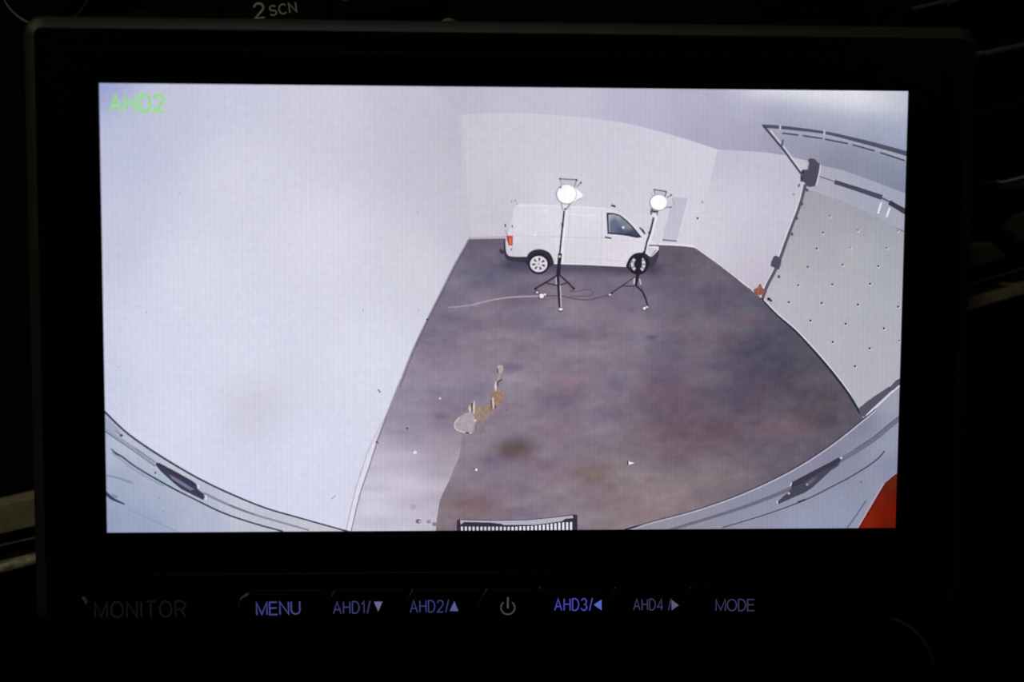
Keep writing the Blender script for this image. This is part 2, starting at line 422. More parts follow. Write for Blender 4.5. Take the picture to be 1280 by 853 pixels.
# mounting foot behind the housing
bm = bmesh.new()
slab(bm, rrect(-22, 22, -30, 14, 4, 5), 19.5, 23, 0.8)
slab(bm, rrect(-9, 9, -17, 1, 3, 5), 23, 44, 0.5)
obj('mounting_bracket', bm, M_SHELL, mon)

# ------------------------------------------------------------------ the panel and its picture
bm = bmesh.new()
g = 0.02
loft(bm, [[(x, y, z) for x, z in ((-HX + g, -HZ + g), (HX - g, -HZ + g), (HX - g, HZ - g), (-HX + g, HZ - g))] for y in (0.02, 0.49)])
screen = obj('screen', bm, M_PANEL, mon)
screen['label'] = 'lit screen with a wide camera view into a white garage'

rng = np.random.default_rng(7)
_lat = rng.random((256, 256))
def vnoise(x, y, s):
    x = x / s + 37.3; y = y / s + 11.7; xi = np.floor(x).astype(int); yi = np.floor(y).astype(int); fx = x - xi; fy = y - yi
    fx = fx * fx * (3 - 2 * fx); fy = fy * fy * (3 - 2 * fy); g_ = lambda a, b: _lat[a % 256, b % 256]
    return (g_(xi, yi) * (1 - fx) + g_(xi + 1, yi) * fx) * (1 - fy) + (g_(xi, yi + 1) * (1 - fx) + g_(xi + 1, yi + 1) * fx) * fy - .5
def field(ctrl, soft=40.0, p=1.6):
    c = np.array([(a, b) for a, b, _ in ctrl], float); k = np.array([q for _, _, q in ctrl], float)
    def f(x, y):
        d = (x[:, None] - c[None, :, 0]) ** 2 + (y[:, None] - c[None, :, 1]) ** 2
        wt = 1 / (d + soft ** 2) ** p; wt /= wt.sum(1, keepdims=True); return wt @ k
    return f

# --- walls, ceiling
wall_left = field([(126, 106, (150, 160, 206)), (150, 165, (190, 194, 217)), (128, 300, (196, 199, 221)), (128, 480, (200, 204, 226)), (210, 130, (196, 197, 218)), (300, 115, (202, 202, 222)), (300, 220, (212, 212, 228)),
    (420, 130, (206, 204, 220)), (500, 120, (196, 193, 210)), (540, 200, (196, 194, 208)), (572, 170, (188, 185, 200)), (580, 290, (196, 193, 208)), (520, 330, (210, 209, 222)), (400, 300, (218, 217, 232)), (250, 350, (216, 217, 234)),
    (450, 450, (218, 219, 236)), (300, 450, (218, 220, 238)), (312, 512, (203, 202, 219)), (240, 520, (216, 218, 238)), (380, 560, (217, 218, 238)), (300, 620, (210, 213, 236)), (420, 640, (214, 214, 234)), (200, 450, (212, 215, 236))], 34)
Pic().poly([(118, 98), (536, 98), (552, 120), (574, 144), (580, 220), (587, 299)] + [(575, 331), (560, 361), (541, 398), (523, 437), (505, 483), (492, 514), (478, 554), (468, 586), (457, 618), (446, 664), (445, 676), (118, 676)], wall_left, 0, 12)\
     .dot(224.5, 241.5, 1, 1, (150, 148, 165), 1, 8).dot(174.5, 384, .9, .9, (160, 160, 178), 1, 8).dot(183, 390.5, 1, .9, (150, 150, 168), 1, 8).dot(512, 213.5, .8, .9, (150, 146, 160), 1, 8).dot(522.5, 265.5, .9, .8, (150, 146, 160), 1, 8).dot(453.5, 388, .9, .9, (150, 148, 162), 1, 8).dot(523, 388.5, .9, .9, (150, 148, 162), 1, 8).dot(148, 459, .9, .9, (160, 160, 178), 1, 8).build('left_wall_picture', screen, 'pale left wall in the picture')
ceil_f = field([(560, 110, (188, 185, 203)), (575, 135, (190, 186, 202)), (640, 120, (195, 191, 207)), (720, 125, (195, 192, 210)), (800, 120, (186, 184, 207)), (800, 148, (184, 181, 204)), (870, 125, (180, 179, 200)), (880, 160, (172, 170, 191)),
    (930, 135, (182, 180, 202)), (930, 165, (170, 168, 192)), (1010, 135, (176, 177, 200)), (1010, 152, (166, 168, 190)), (1060, 155, (170, 174, 196)), (1120, 165, (164, 170, 194)), (1130, 185, (154, 162, 184)),
    (1000, 180, (148, 148, 170)), (1060, 200, (135, 138, 158)), (1110, 215, (132, 136, 158)), (1130, 235, (124, 132, 154)), (970, 185, (158, 156, 178)), (940, 182, (166, 164, 187)), (1040, 205, (134, 138, 156))], 22)
def ceil(x, y):
    k = ceil_f(x, y); v = y - (113 + np.clip(x - 925, 0, 300) * 0.155)
    g1 = 1 / (1 + np.exp((v - 3) / 6.5)) * np.clip((x - 895) / 50, 0, 1) * (1 - .55 * np.clip((x - 1075) / 60, 0, 1))
    return k + g1[:, None] * (np.array((226, 226, 234)) - k) * .95
back_top = smooth([(574, 144), (600, 142), (640, 141), (680, 143), (730, 147), (780, 154), (830, 166), (870, 178), (897, 187)], 4)
side_top = [(952, 190), (980, 194), (1009, 201), (1026, 207), (1051, 212), (1098, 229), (1140, 245)]
Pic().poly([(536, 98), (1142, 98)] + [(1142, 246)] + side_top[::-1] + back_top[::-1] + [(552, 120)], ceil, 0, 5).build('ceiling_picture', screen, 'grey ceiling in the picture, lit at upper right')
back = field([(580, 150, (200, 196, 210)), (590, 290, (202, 198, 210)), (620, 180, (204, 200, 213)), (620, 270, (200, 196, 209)), (700, 170, (206, 202, 216)), (760, 220, (208, 204, 218)), (760, 170, (204, 201, 216)), (840, 200, (208, 205, 219)), (880, 210, (210, 206, 220)), (870, 290, (212, 208, 222)), (700, 250, (212, 208, 220)), (820, 280, (212, 208, 222))], 25)
back_poly = back_top + [(883, 250), (868, 309), (825, 307), (740, 303), (640, 298), (587, 299), (580, 220)]
Pic().poly(back_poly, back, 0, 8).line([(576, 144), (582, 220), (587, 298)], 1.4, (192, 188, 202), 1).build('back_wall_picture', screen, 'white back wall in the picture')
side = field([(900, 195, (192, 189, 208)), (950, 200, (192, 190, 208)), (990, 215, (190, 188, 206)), (930, 250, (204, 201, 216)), (880, 260, (209, 206, 219)), (885, 310, (209, 206, 220)), (930, 325, (198, 193, 208)), (975, 270, (196, 193, 208)), (950, 350, (192, 183, 200))], 25)
Pic().poly([(897, 187)] + side_top[:3] + [(1012, 220), (1003, 250), (996, 270), (985, 299), (976, 321), (968, 340), (959, 358), (953, 374), (943, 366), (934, 358), (899, 331), (868, 309), (883, 250)], side, 0, 8) \
     .line([(868, 309), (899, 331), (934, 358), (943, 365)], 1.6, (226, 220, 232), 1).line([(868, 311), (899, 333), (934, 360), (943, 367)], 1.2, (100, 92, 108), 1) \
     .dot(872, 273, 1.5, 1.4, (60, 52, 66), 1).dot(878, 252.5, 1.2, 1.6, (160, 150, 165), 1).dot(992, 243, .8, 1.6, (130, 125, 140), 1).build('side_wall_picture', screen, 'white side wall in the picture')

# --- garage floor
stains = [  # x, y, rx, ry, colour shift, strength
 (643, 561, 26, 14, (-40, -41, -52)), (739, 592, 26, 14, (-8, -14, -24)), (814, 422, 7, 3, (-30, -30, -26)), (640, 460, 15, 6, (-24, -22, -14)), (552, 521, 9, 4, (-24, -22, -18)),
 (835, 500, 46, 22, (-12, -16, -14)), (680, 590, 30, 12, (-6, -8, -4)), (700, 500, 30, 16, (-10, -12, -8)), (760, 515, 22, 8, (-18, -16, -10)), (900, 540, 40, 18, (-2, -8, -8)), (940, 455, 40, 30, (-12, -12, -10)), (985, 535, 30, 9, (9, 1, 0)),
 (730, 420, 30, 6, (-10, -10, -8)), (830, 470, 26, 14, (-12, -12, -6)), (610, 575, 16, 10, (-12, -12, -6)), (600, 630, 30, 10, (-6, -10, -14)), (560, 400, 30, 8, (-8, -6, -4)), (560, 350, 20, 8, (8, 8, 8)), (650, 420, 40, 6, (8, 6, 6)), (660, 640, 22, 8, (-12, -12, -4)),
 (500, 540, 18, 4, (-18, -18, -12)), (522, 547, 4, 3, (-16, -18, -14)), (720, 475, 26, 8, (10, 0, 0)), (870, 600, 50, 14, (2, 4, 2)), (770, 480, 14, 10, (-14, -12, -6)), (935, 400, 18, 8, (10, -2, -2))]
floor_base = field([(590, 305, (106, 99, 116)), (620, 320, (98, 92, 114)), (570, 345, (118, 112, 132)), (640, 350, (110, 102, 122)), (850, 320, (98, 92, 106)), (870, 345, (104, 98, 114)), (925, 372, (92, 88, 104)), (760, 360, (118, 110, 130)),
    (540, 410, (126, 117, 136)), (620, 400, (136, 122, 138)), (720, 400, (138, 124, 140)), (800, 400, (126, 116, 134)), (880, 400, (112, 104, 120)), (960, 410, (90, 86, 104)), (500, 500, (148, 140, 160)), (560, 480, (140, 130, 150)), (640, 480, (142, 129, 146)), (740, 440, (134, 120, 136)), (740, 520, (132, 118, 134)),
    (850, 450, (112, 100, 116)), (850, 540, (112, 94, 106)), (930, 500, (92, 80, 96)), (1000, 450, (82, 77, 91)), (1030, 510, (88, 80, 90)), (980, 560, (108, 98, 110)), (900, 590, (120, 108, 116)), (780, 600, (134, 118, 124)), (700, 630, (138, 124, 134)), (640, 600, (130, 118, 136)), (580, 640, (128, 112, 120)), (560, 600, (136, 124, 138)), (820, 640, (142, 124, 128)), (1060, 520, (84, 78, 94))], 26)
def floor_col(x, y):
    k = floor_base(x, y)
    n1 = vnoise(x * .55, y * 1.5, 26); n2 = vnoise(x * .6 + 90, y * 1.4, 11); n3 = vnoise(x * .7 + 300, y * 1.5, 60); n4 = vnoise(x * .8 + 500, y * 1.3, 5.5)
    k = k + np.stack([n1 * 13 + n2 * 9 + n3 * 9 + n4 * 9, n1 * 14 + n2 * 9 + n3 * 6 + n4 * 9, n1 * 12 + n2 * 8 + n3 * 4 + n4 * 9], 1)
    red = vnoise(x * .5 + 900, y * 1.2 + 77, 34)[:, None]; k = k + red * np.array((5, -2, -3))
    for sx, sy, rx, ry, d in stains:
        q = np.exp(-(((x - sx) / rx) ** 2 + ((y - sy) / ry) ** 2) ** 1.3)[:, None]; k = k + q * np.array(d)
    yc = np.interp(x, (630, 820), (330, 337)); q = np.exp(-((y - yc) / 9.0) ** 2) * np.clip((x - 622) / 14, 0, 1) * np.clip((832 - x) / 16, 0, 1)
    return k * (1 - .42 * q[:, None]) + np.array((30, 26, 52)) * (.42 * q[:, None])
floor_edge = [(497, 483), (484, 514), (470, 554), (460, 586), (449, 618), (438, 664), (437, 672)]
wallfloor = [(585, 299), (568, 331), (553, 361), (534, 398), (516, 437), (498, 483)]
door_foot = [(952, 375), (971, 394), (992, 412), (1011, 432), (1027, 450), (1046, 473), (1062, 495), (1076, 518)]
arc_r = smooth([(1079, 524), (1040, 555), (999, 582), (959, 603), (915, 622), (865, 639), (812, 653), (780, 662), (760, 672)], 3)
Pic().poly(wallfloor + floor_edge[1:] + arc_r[::-1] + [(1076, 518)] + door_foot[::-1][1:] + [(943, 365), (934, 358), (899, 331), (868, 309), (825, 306), (740, 302), (632, 298)], floor_col, 1, 3.2).build('garage_floor_picture', screen, 'stained grey concrete floor in the picture')
def bright_col(x, y):
    k = floor_col(x, y); w_ = np.clip((y - 505) / 60, 0, 1) * np.clip(1 - (x - 470 - (y - 540) * 0.2) / 190 * np.clip((600 - y) / 70, 0, 1), 0, 1)
    tgt = np.stack([np.interp(y, (520, 560, 610, 660), (164, 186, 200, 206)), np.interp(y, (520, 560, 610, 660), (157, 178, 195, 203)), np.interp(y, (520, 560, 610, 660), (178, 197, 213, 222))], 1)
    n = vnoise(x * .4, y * 2, 16)[:, None] * 18 + vnoise(x, y * 1.5, 40)[:, None] * 10
    tgt = tgt - (np.clip((x - 470 - (600 - y) * .25) / 90, 0, 1) * 20)[:, None] * np.array((.7, .9, 1.0))
    return k * (1 - w_[:, None]) + (tgt + n) * w_[:, None]
Pic().poly([(497, 483), (484, 514), (470, 554), (460, 586), (449, 618), (438, 664), (437, 672), (545, 672), (545, 660), (546, 650), (548, 636), (550, 625), (556, 612), (561, 602), (568, 585), (574, 572), (576, 560), (577, 548), (570, 520), (540, 490)], bright_col, 2, 3.2).build('pale_floor_patch_picture', screen, 'pale worn floor patch at lower left of the picture')
sk = Pic(); sk2 = Pic()
sk.line(smooth([(469, 551), (461, 574), (453, 597), (446, 620), (436, 664), (434, 670)], 3), [1.6, 3.6, 5.6], (224, 221, 236), 3)
sk.line(smooth([(586, 299), (568, 331), (553, 361), (534.5, 398), (516, 437), (498, 483), (480, 528), (471, 552)], 3), [1.2, 1.3, 1.5], (150, 143, 158), 3)
sk.line(smooth([(588, 300), (570, 332), (555, 362), (536, 399), (518, 438), (500, 484)], 3), 1.0, (96, 88, 106), 3)
sk.line(smooth([(484, 520), (471, 554), (461, 586), (450, 618), (439, 664), (437, 670)], 3), 1.2, (122, 114, 130), 4)
sk.line(smooth([(500, 474), (482, 520), (468, 547), (459, 567), (451.5, 590), (443.5, 615), (432, 666)], 3), [.8, 1.0, 1.3, 1.4], (186, 174, 180), 4)
sk.line([(469.5, 552), (473, 554.5)], 1.6, (76, 66, 78), 5).line([(472.5, 487), (475.5, 491)], 1.6, (95, 88, 104), 5).line([(414, 624.5), (420, 619)], 1.0, (150, 150, 170), 5)
sk.line([(586, 297.5), (632, 296)], 1.4, (170, 164, 178), 3)
sk2.line([(823, 305.3), (850, 306), (869, 308.6)], 2.4, (232, 227, 236), 3).line([(823, 307.5), (850, 308.3), (868, 311)], 1.2, (92, 86, 100), 3)
sk.dot(534, 399.5, 1.5, 1.2, (75, 66, 80), 4)
sk.build('skirting_picture', screen, 'pale skirting line along the left wall in the picture')
sk2.build('back_skirting_picture', screen, 'pale skirting along the back wall in the picture')

# glue drips and specks on the floor
gp = Pic()
def mottle(k, amp=26): return lambda x, y: np.array(k, float) + (vnoise(x * 2.2, y * 1.6, 5)[:, None] + vnoise(x + 40, y, 2.2)[:, None] * .6) * np.array((amp, amp, amp * .8))
def wob(pts, n=5, a=1.1):
    P = smooth(pts, n, True); return [(x + a * 2 * float(vnoise(np.array([x * 3.1]), np.array([y * 2.3]), 4)[0]), y + a * 2 * float(vnoise(np.array([x * 2.7 + 60]), np.array([y * 3.3]), 4)[0])) for x, y in P]
gp.poly(wob([(615, 506), (605, 508), (597, 509), (592, 518), (595, 528), (602, 527), (609, 524), (614, 519), (620, 513)]), mottle((150, 130, 120)), 5, 1.6)
gp.poly(wob([(594, 527), (591, 540), (599, 543), (607, 537), (604, 526)]), mottle((138, 122, 128), 16), 5, 1.8)
gp.poly(wob([(613, 491), (619, 488.5), (624, 487), (629, 490), (630.5, 497), (627, 503), (621, 507), (616, 503)]), mottle((154, 126, 108)), 5, 1.6)
gp.line(smooth([(612, 492), (620, 491), (628, 493)], 4), 3, (150, 122, 108), 6)
gp.poly(wob([(568.5, 530), (573, 523), (581, 517.5), (588, 516), (593, 520), (594, 531), (591, 541), (586, 542), (579, 540), (570, 536)], 5, .7), mottle((172, 159, 167), 16), 6, 1.6)
gp.line(smooth([(574, 522), (569, 528), (568.5, 534), (572, 538), (580, 540.5), (589, 542)], 4), 1.5, (208, 193, 182), 7)
gp.line([(582, 541), (586.5, 541.5)], 2, (92, 74, 74), 8).line([(580.2, 513), (583, 510)], 1.4, (112, 100, 112), 7)
for a, b, c, d, w_ in ((587.3, 507, 588, 516, 3.0), (593, 501.5, 592.4, 518, 2.8), (616.3, 497, 617, 511, 3.0), (619.8, 477, 619.8, 489, 3.0)):
    gp.line([(a, b), ((a + c) / 2 - .4, (b + d) / 2), (c, d)], [1.2, w_, 1.4], (212, 197, 186), 8)
for a, b, c, d in ((590, 504, 590.2, 514), (614.2, 500, 614.6, 510), (619.5, 507, 619, 511), (621.6, 478, 622.5, 483), (622, 478, 627.5, 474.5), (621.6, 461, 622.4, 466)):
    gp.line([(a, b), (c, d)], 1.8, (84, 70, 72), 9)
gp.poly(smooth([(622, 457.5), (628, 457), (629, 463), (625, 467), (622.5, 463)], 4, True), (178, 164, 166), 7)
gp.line(smooth([(626, 466), (624, 472), (621, 476)], 3), 3, (168, 150, 148), 7)
gp.dot(594, 526, 1.5, 1.4, (214, 206, 214), 9)
gp.build('glue_drips_picture', screen, 'cream and tan drip marks on the floor in the picture')
sp = Pic()
for x, y, r, k in ((595.4, 587.5, 1.8, (232, 228, 236)), (518.7, 565.8, 2.6, (226, 222, 232)), (550, 498.3, 1.3, (226, 222, 232)), (509, 535.6, 1.5, (72, 62, 74)), (593, 586.5, .9, (70, 62, 78)), (598, 588, .9, (80, 74, 92)), (516, 564, .9, (120, 112, 126)), (523, 652, 3.4, (104, 98, 112)), (524.4, 652.3, 1.6, (186, 182, 196)), (536, 652.5, 3.0, (150, 144, 156)), (543, 655.5, 3.0, (128, 122, 132)), (517, 634, 4, (172, 168, 184)), (770, 496, .8, (90, 84, 98)), (633, 513, 1, (100, 92, 108))):
    sp.dot(x, y, r, r * .85, k, 6 if r > 2 else 7)
sp.poly([(785.5, 577), (793, 579), (786, 581.5)], (238, 232, 240), 7).line([(784.6, 576.5), (784.8, 581.5)], 1.6, (60, 52, 60), 8)
sp.build('floor_specks_picture', screen, 'small white and dark specks on the floor in the picture')['kind'] = 'stuff'

# --- garage door and its hardware
door_f = field([(1020, 250, (160, 159, 172)), (1080, 265, (158, 158, 172)), (1125, 280, (158, 160, 174)), (1030, 280, (166, 166, 176)), (1010, 320, (174, 173, 182)), (1070, 320, (174, 175, 182)), (1120, 330, (166, 169, 178)), (980, 370, (186, 182, 192)), (1050, 380, (178, 177, 186)), (1115, 390, (172, 174, 184)), (1030, 430, (182, 179, 190)), (1100, 440, (176, 175, 186)), (1075, 500, (180, 177, 188)), (1110, 470, (176, 175, 186))], 22)
gd = Pic()
lint = field([(1030, 220, (170, 169, 186)), (1080, 235, (166, 166, 186)), (1125, 250, (160, 162, 184)), (1020, 235, (174, 172, 188)), (1110, 275, (166, 166, 184))], 20)
gd.poly([(1009, 201), (1026, 207), (1051, 212), (1098, 229), (1140, 245), (1140, 300), (1128, 288), (1060, 256), (1008, 238)], lint, 2, 6)
gd.poly([(1008, 236), (1060, 254), (1100, 273), (1140, 296), (1140, 474), (1114, 496), (1096, 511), (1080, 525), (1076, 518)] + door_foot[::-1][1:] + [(952, 374), (959, 358), (968, 340), (976, 321), (985, 299), (996, 270), (1003, 250)], door_f, 3, 6)
gd.line(smooth([(953, 375), (971, 394), (992, 412), (1011, 432), (1027, 450), (1046, 473), (1062, 495), (1075, 517)], 3), [1.8, 2.8, 3.2], (40, 48, 58), 5)
gd.line(smooth([(954.5, 374), (973, 392.5), (994, 410.5), (1013, 430.5), (1029, 448.5), (1048, 471.5), (1064, 493.5)], 3), 1.2, (212, 218, 226), 5)
gd.build('garage_door_picture', screen, 'grey sectional garage door in the picture')
rv = Pic()
for x, y, f in ((1020.8, 311, .8), (1062.8, 309.8, .35), (1108.7, 310, .5), (1009.7, 334, .8), (1053.3, 331, .8), (1098, 332.8, .9), (997.8, 356.7, .7), (1040.4, 355.7, .8), (1087.6, 355, 1), (986, 378, .8), (1027, 379, .9), (1072.4, 381, 1), (1122.7, 383.6, .8), (1013, 401, 1), (1057, 405, 1), (1105, 410.7, 1), (1041, 427.7, 1), (1087, 435.7, 1), (1068.8, 458, 1), (1036.9, 270.3, .5), (1028.7, 291, .7), (1072, 288, .5), (1122, 288.7, .4), (1124, 426, .5)):
    k = tuple(np.array((188, 187, 198)) * (1 - f) + np.array((62, 56, 72)) * f)
    rv.dot(x + .5, y + .8, 2.0, 1.9, (206, 204, 214), 5, 10); rv.dot(x, y, 1.5, 1.5, k, 6, 10)
rv.build('door_rivets_picture', screen, 'dark rivet dots on the garage door in the picture')['kind'] = 'stuff'
hw = Pic(); DK = (70, 68, 84)
top = smooth([(952, 155.6), (975, 157), (1029, 163.8), (1071, 172.8), (1104, 181), (1142, 191.5)], 4)
bot = smooth([(958, 160.2), (975, 161.4), (1029, 167.4), (1071, 177.8), (1104, 186.8), (1142, 198)], 4)
hw.line(smooth([(960, 163), (975, 164.4), (1029, 170.3), (1071, 180), (1104, 189), (1142, 200.5)], 4), 4.5, (164, 164, 182), 6)
hw.add(top + bot, [(i, i + 1, len(top) + i + 1, len(top) + i) for i in range(len(top) - 1)], (78, 82, 98), 7)
for x, y in ((975.3, 158.8), (1030.6, 166)): hw.line([(x, y - 3.5), (x - .4, y + 4)], 2.4, (186, 184, 198), 8)
for a, b, c, d in ((977.7, 166.4, 998, 169), (1003, 169.6, 1027.8, 173.3), (1031, 174, 1059.8, 179.6), (1065.5, 181, 1093.4, 188.7), (1100, 190.7, 1131, 201)):
    hw.line([(a, b), (c, d)], 2.1, (78, 76, 94), 8)
hw.line([(963, 163), (980, 184), (1003.5, 215)], 1.6, (206, 206, 216), 7).line([(953, 156), (977, 184.5), (1001, 217)], 2.6, DK, 8).line([(978.8, 174.5), (977, 183)], 2.6, (92, 90, 106), 8)
hw.line([(999, 216), (978, 188)], 1.2, (212, 210, 220), 7)
hw.poly([(1009.8, 199.5), (1013, 198), (1018, 198.5), (1024.8, 205.6), (1023.6, 214), (1021, 226), (1018.5, 233), (1012, 234), (1007, 232), (1005.6, 228), (1000.5, 227), (1000.2, 221), (1001.5, 213.5), (1004, 212), (1009.7, 212), (1011.2, 204)], (80, 75, 90), 9)
hw.line([(1026, 206), (1024.4, 216), (1020.4, 232)], 1.4, (202, 206, 216), 8).line([(999.2, 230), (998, 234)], 2, (88, 82, 98), 9).dot(1004, 215.5, 1.6, 2, (56, 50, 64), 10).dot(1002.4, 223, 1.3, 2.4, (58, 52, 66), 10)
rail = smooth([(1006.4, 231), (1002.5, 248), (996.5, 266), (991, 280), (983.5, 300), (976, 321), (968, 340), (959.5, 356), (953, 373)], 4)
hw.line([(x - 2.6, y - .6) for x, y in rail], 1.2, (222, 218, 228), 6).line(rail, [4, 3.6, 4.2, 4.2], (92, 88, 104), 7)
for x, y in ((1008, 237), (1001.5, 254), (995, 272), (989, 292), (972.5, 345)): hw.dot(x + 1, y + 1, 1.6, 2.2, (84, 78, 94), 8)
hw.poly([(967.5, 320), (971, 320), (977, 323.5), (976, 331), (973.6, 337.5), (968, 335), (963, 332.5), (964, 327)], (80, 78, 94), 9)
hw.line([(1023.5, 220.4), (1042.5, 227)], 1.4, (104, 104, 120), 8).line([(1043, 227.4), (1073, 237), (1102.4, 247)], [5.2, 5.6, 6.4], (72, 74, 92), 9).line([(1102, 247.5), (1112, 252.5)], 2.2, (88, 86, 102), 8).line([(1111.5, 253), (1120, 258), (1140, 269.5)], [6, 6, 8], (62, 54, 66), 9)
hw.line([(1101.6, 253), (1097.5, 267)], 2.4, (226, 226, 234), 9).line([(1112.4, 259.8), (1108, 271.5)], 2.4, (226, 226, 234), 9)
hw.line([(1114, 487), (1122, 478), (1130, 474)], 6, (84, 82, 98), 8).line([(1075, 515), (1093, 499), (1106, 490.5), (1114, 486), (1126, 477)], [5, 6.5, 4.5, 5], (88, 86, 102), 9)
hw.line([(1083, 519), (1099, 505.5), (1112, 493), (1126, 481)], 1.8, (214, 214, 224), 10).poly([(1073, 511), (1085, 501), (1101, 490.5), (1112, 483), (1115, 488), (1103, 499), (1090, 511), (1080, 521.5), (1076.5, 520)], (86, 83, 99), 11).dot(961, 374, 2.2, 2.0, (40, 36, 46), 9).dot(963.6, 376, 1.6, 1.5, (40, 36, 46), 9).dot(953.5, 374, 1.4, 1.6, (46, 40, 50), 9)
hw.build('door_track_picture', screen, 'dark door rails, spring and motor box in the picture')
og = Pic(); og.poly([(941, 362.5), (947, 359.5), (949, 355), (951.5, 355.5), (952, 359), (956, 362), (953.5, 368.5), (949, 369.5), (945, 368.5)], (146, 92, 74), 8).line([(949, 357), (947.5, 366)], 2.0, (166, 100, 72), 9)
og.build('orange_cone_picture', screen, 'small orange object at the foot of the door rail in the picture')

# --- grey doorway in the back wall
bd = Pic(); bd.poly([(841, 246.5), (860, 247.8), (846, 301), (828, 299.6)], lambda x, y: np.stack([190 + (y - 250) * .1, 189 + (y - 250) * .1, 207 + (y - 250) * .08], 1), 2, 6)
bd.line([(828, 300), (846, 301.6)], 1.8, (112, 108, 124), 3).line([(861, 248), (847, 301)], 1, (220, 216, 228), 3); bd.build('back_doorway_picture', screen, 'bluish grey door in the back wall of the picture')

# --- the van
van_f = field([(650, 262, (216, 213, 224)), (700, 262, (222, 219, 229)), (750, 266, (222, 218, 229)), (650, 290, (218, 215, 226)), (700, 285, (222, 219, 230)), (660, 310, (212, 208, 221)), (740, 310, (216, 212, 225)), (720, 328, (214, 210, 223)), (780, 310, (218, 213, 226)), (800, 300, (224, 220, 230)), (780, 330, (222, 217, 228)), (640, 318, (206, 202, 216))], 12)
vb = Pic()
vb.poly(smooth([(646, 256), (672, 255.5), (703, 257), (732, 258.2), (757, 260), (768, 262.5), (778, 268), (787, 275), (798, 285), (806, 293), (811, 299.5), (818, 303), (822.5, 307), (823.5, 314), (820, 322), (812, 330), (800, 334), (783, 333), (740, 331.5), (690, 330), (672, 326), (657, 322), (642, 321), (634, 318), (632, 306), (633, 295), (637, 286), (640, 275)], 3, True), van_f, 11, 4)
vb.line([(645, 257), (672, 256.4), (703, 258), (732, 259.2), (757, 261)], 1.0, (232, 229, 236), 12)
vb.line([(643, 295.3), (690, 296), (757, 297.8)], 1.0, (204, 198, 212), 12).line([(752, 262), (752, 297), (751, 331)], 1.0, (207, 202, 215), 12).line([(713, 259), (710, 297), (706.5, 329)], .9, (205, 200, 214), 12)
vb.line([(705, 322), (740, 324), (783, 327)], 1.0, (207, 202, 215), 12).line([(690, 329), (740, 331), (783, 333.2)], 1.4, (230, 226, 234), 12).line([(712, 267.5), (732, 270), (748, 268)], 1.8, (230, 227, 235), 12)
vb.dot(681, 263.8, 1.8, 1.2, (238, 235, 240), 12).dot(669, 294, 1.8, 1.2, (236, 232, 240), 12)
vb.line([(758.5, 299), (796, 302), (803, 305)], .9, (208, 203, 216), 12)
vb.dot(640.3, 283, 1.0, 1.8, (110, 100, 118), 12).dot(639.2, 312, 1.2, 1.6, (140, 130, 146), 12).dot(631.6, 282, 1.0, 2.4, (70, 62, 76), 12).line([(631.6, 287), (634, 294)], 1.2, (150, 144, 158), 12)
vb.dot(639.3, 252, 1.1, 1.3, (150, 144, 158), 12).dot(644.3, 251, .9, 1.8, (156, 150, 164), 12).dot(646, 255, .9, 1.2, (150, 144, 158), 12).line([(764, 256.6), (769.4, 258.4)], 2.6, (74, 70, 86), 12)
vb.build('van_body_picture', screen, 'white panel van body in the picture')
vw = Pic()
vw.poly([(758, 266), (766, 266.2), (775, 268.6), (783, 275), (792, 284), (802.3, 296.8), (796, 297.6), (784, 295), (770, 293.4), (759.3, 292.6)], (54, 50, 70), 13)
glass = field([(762, 270, (168, 178, 190)), (772, 271, (150, 166, 174)), (768, 277, (92, 102, 128)), (765, 288, (104, 108, 140)), (780, 279, (118, 130, 146)), (786, 283, (132, 142, 156)), (776, 287, (78, 86, 112)), (788, 292, (64, 68, 92)), (796, 294, (68, 70, 92))], 3)
vw.poly([(760.6, 268.4), (767, 268.2), (774, 270), (781, 275.5), (790, 284.5), (799, 295.2), (785, 292.6), (770, 291.2), (761, 290.6)], glass, 14, 2.2)
vw.dot(779, 284.4, 1.7, 1.7, (212, 224, 232), 15).line([(761.2, 269), (762, 290)], 1.0, (170, 172, 188), 15)
vw.line([(799.3, 284.6), (803, 288), (806.4, 293)], [1.6, 2.8, 2.0], (58, 54, 68), 15).line([(756.3, 296.6), (764.2, 298)], 2.0, (56, 50, 62), 15)
vw.build('van_window_picture', screen, 'dark cab window of the van in the picture')
tl = Pic(); tl.poly([(632.6, 294.3), (641.2, 295), (640.8, 307), (636, 307.3), (634, 302)], (186, 74, 54), 14).line([(637.5, 297.5), (638, 305)], 2.4, (224, 120, 100), 15).line([(635, 295), (637, 306)], .9, (150, 50, 44), 15); tl.build('van_tail_light_picture', screen, 'red tail light of the van in the picture')
bp = Pic(); BK = (58, 54, 70)
bp.poly(smooth([(630.4, 298), (632, 306), (632.5, 314), (636, 320), (648, 321.2), (659, 321.5), (661, 328), (650, 328), (637, 326), (631.5, 322), (629.5, 312)], 3, True), BK, 12)
bp.poly(smooth([(624.6, 311.5), (627, 312), (630, 314), (630, 317), (626.5, 317.6), (624.4, 315)], 3, True), (62, 56, 72), 12)
bp.build('van_rear_bumper_picture', screen, 'dark rear bumper of the van in the picture'); bp = Pic()
bp.poly(smooth([(823.4, 312.5), (823.2, 319), (820.5, 327.5), (815.5, 333.5), (808, 334), (807, 322), (810, 319.5), (814, 321), (819, 317)], 3, True), (62, 60, 78), 12)
bp.poly([(809, 309.5), (818, 310), (820.5, 313), (814, 319.5), (811, 317.5)], (206, 203, 216), 13).line([(820.5, 312.5), (814, 320)], 1.0, (120, 114, 130), 14).line([(810, 306.8), (823.8, 307.2)], 1.7, (84, 76, 88), 14)
bp.build('van_front_bumper_picture', screen, 'dark front bumper and headlight of the van in the picture')
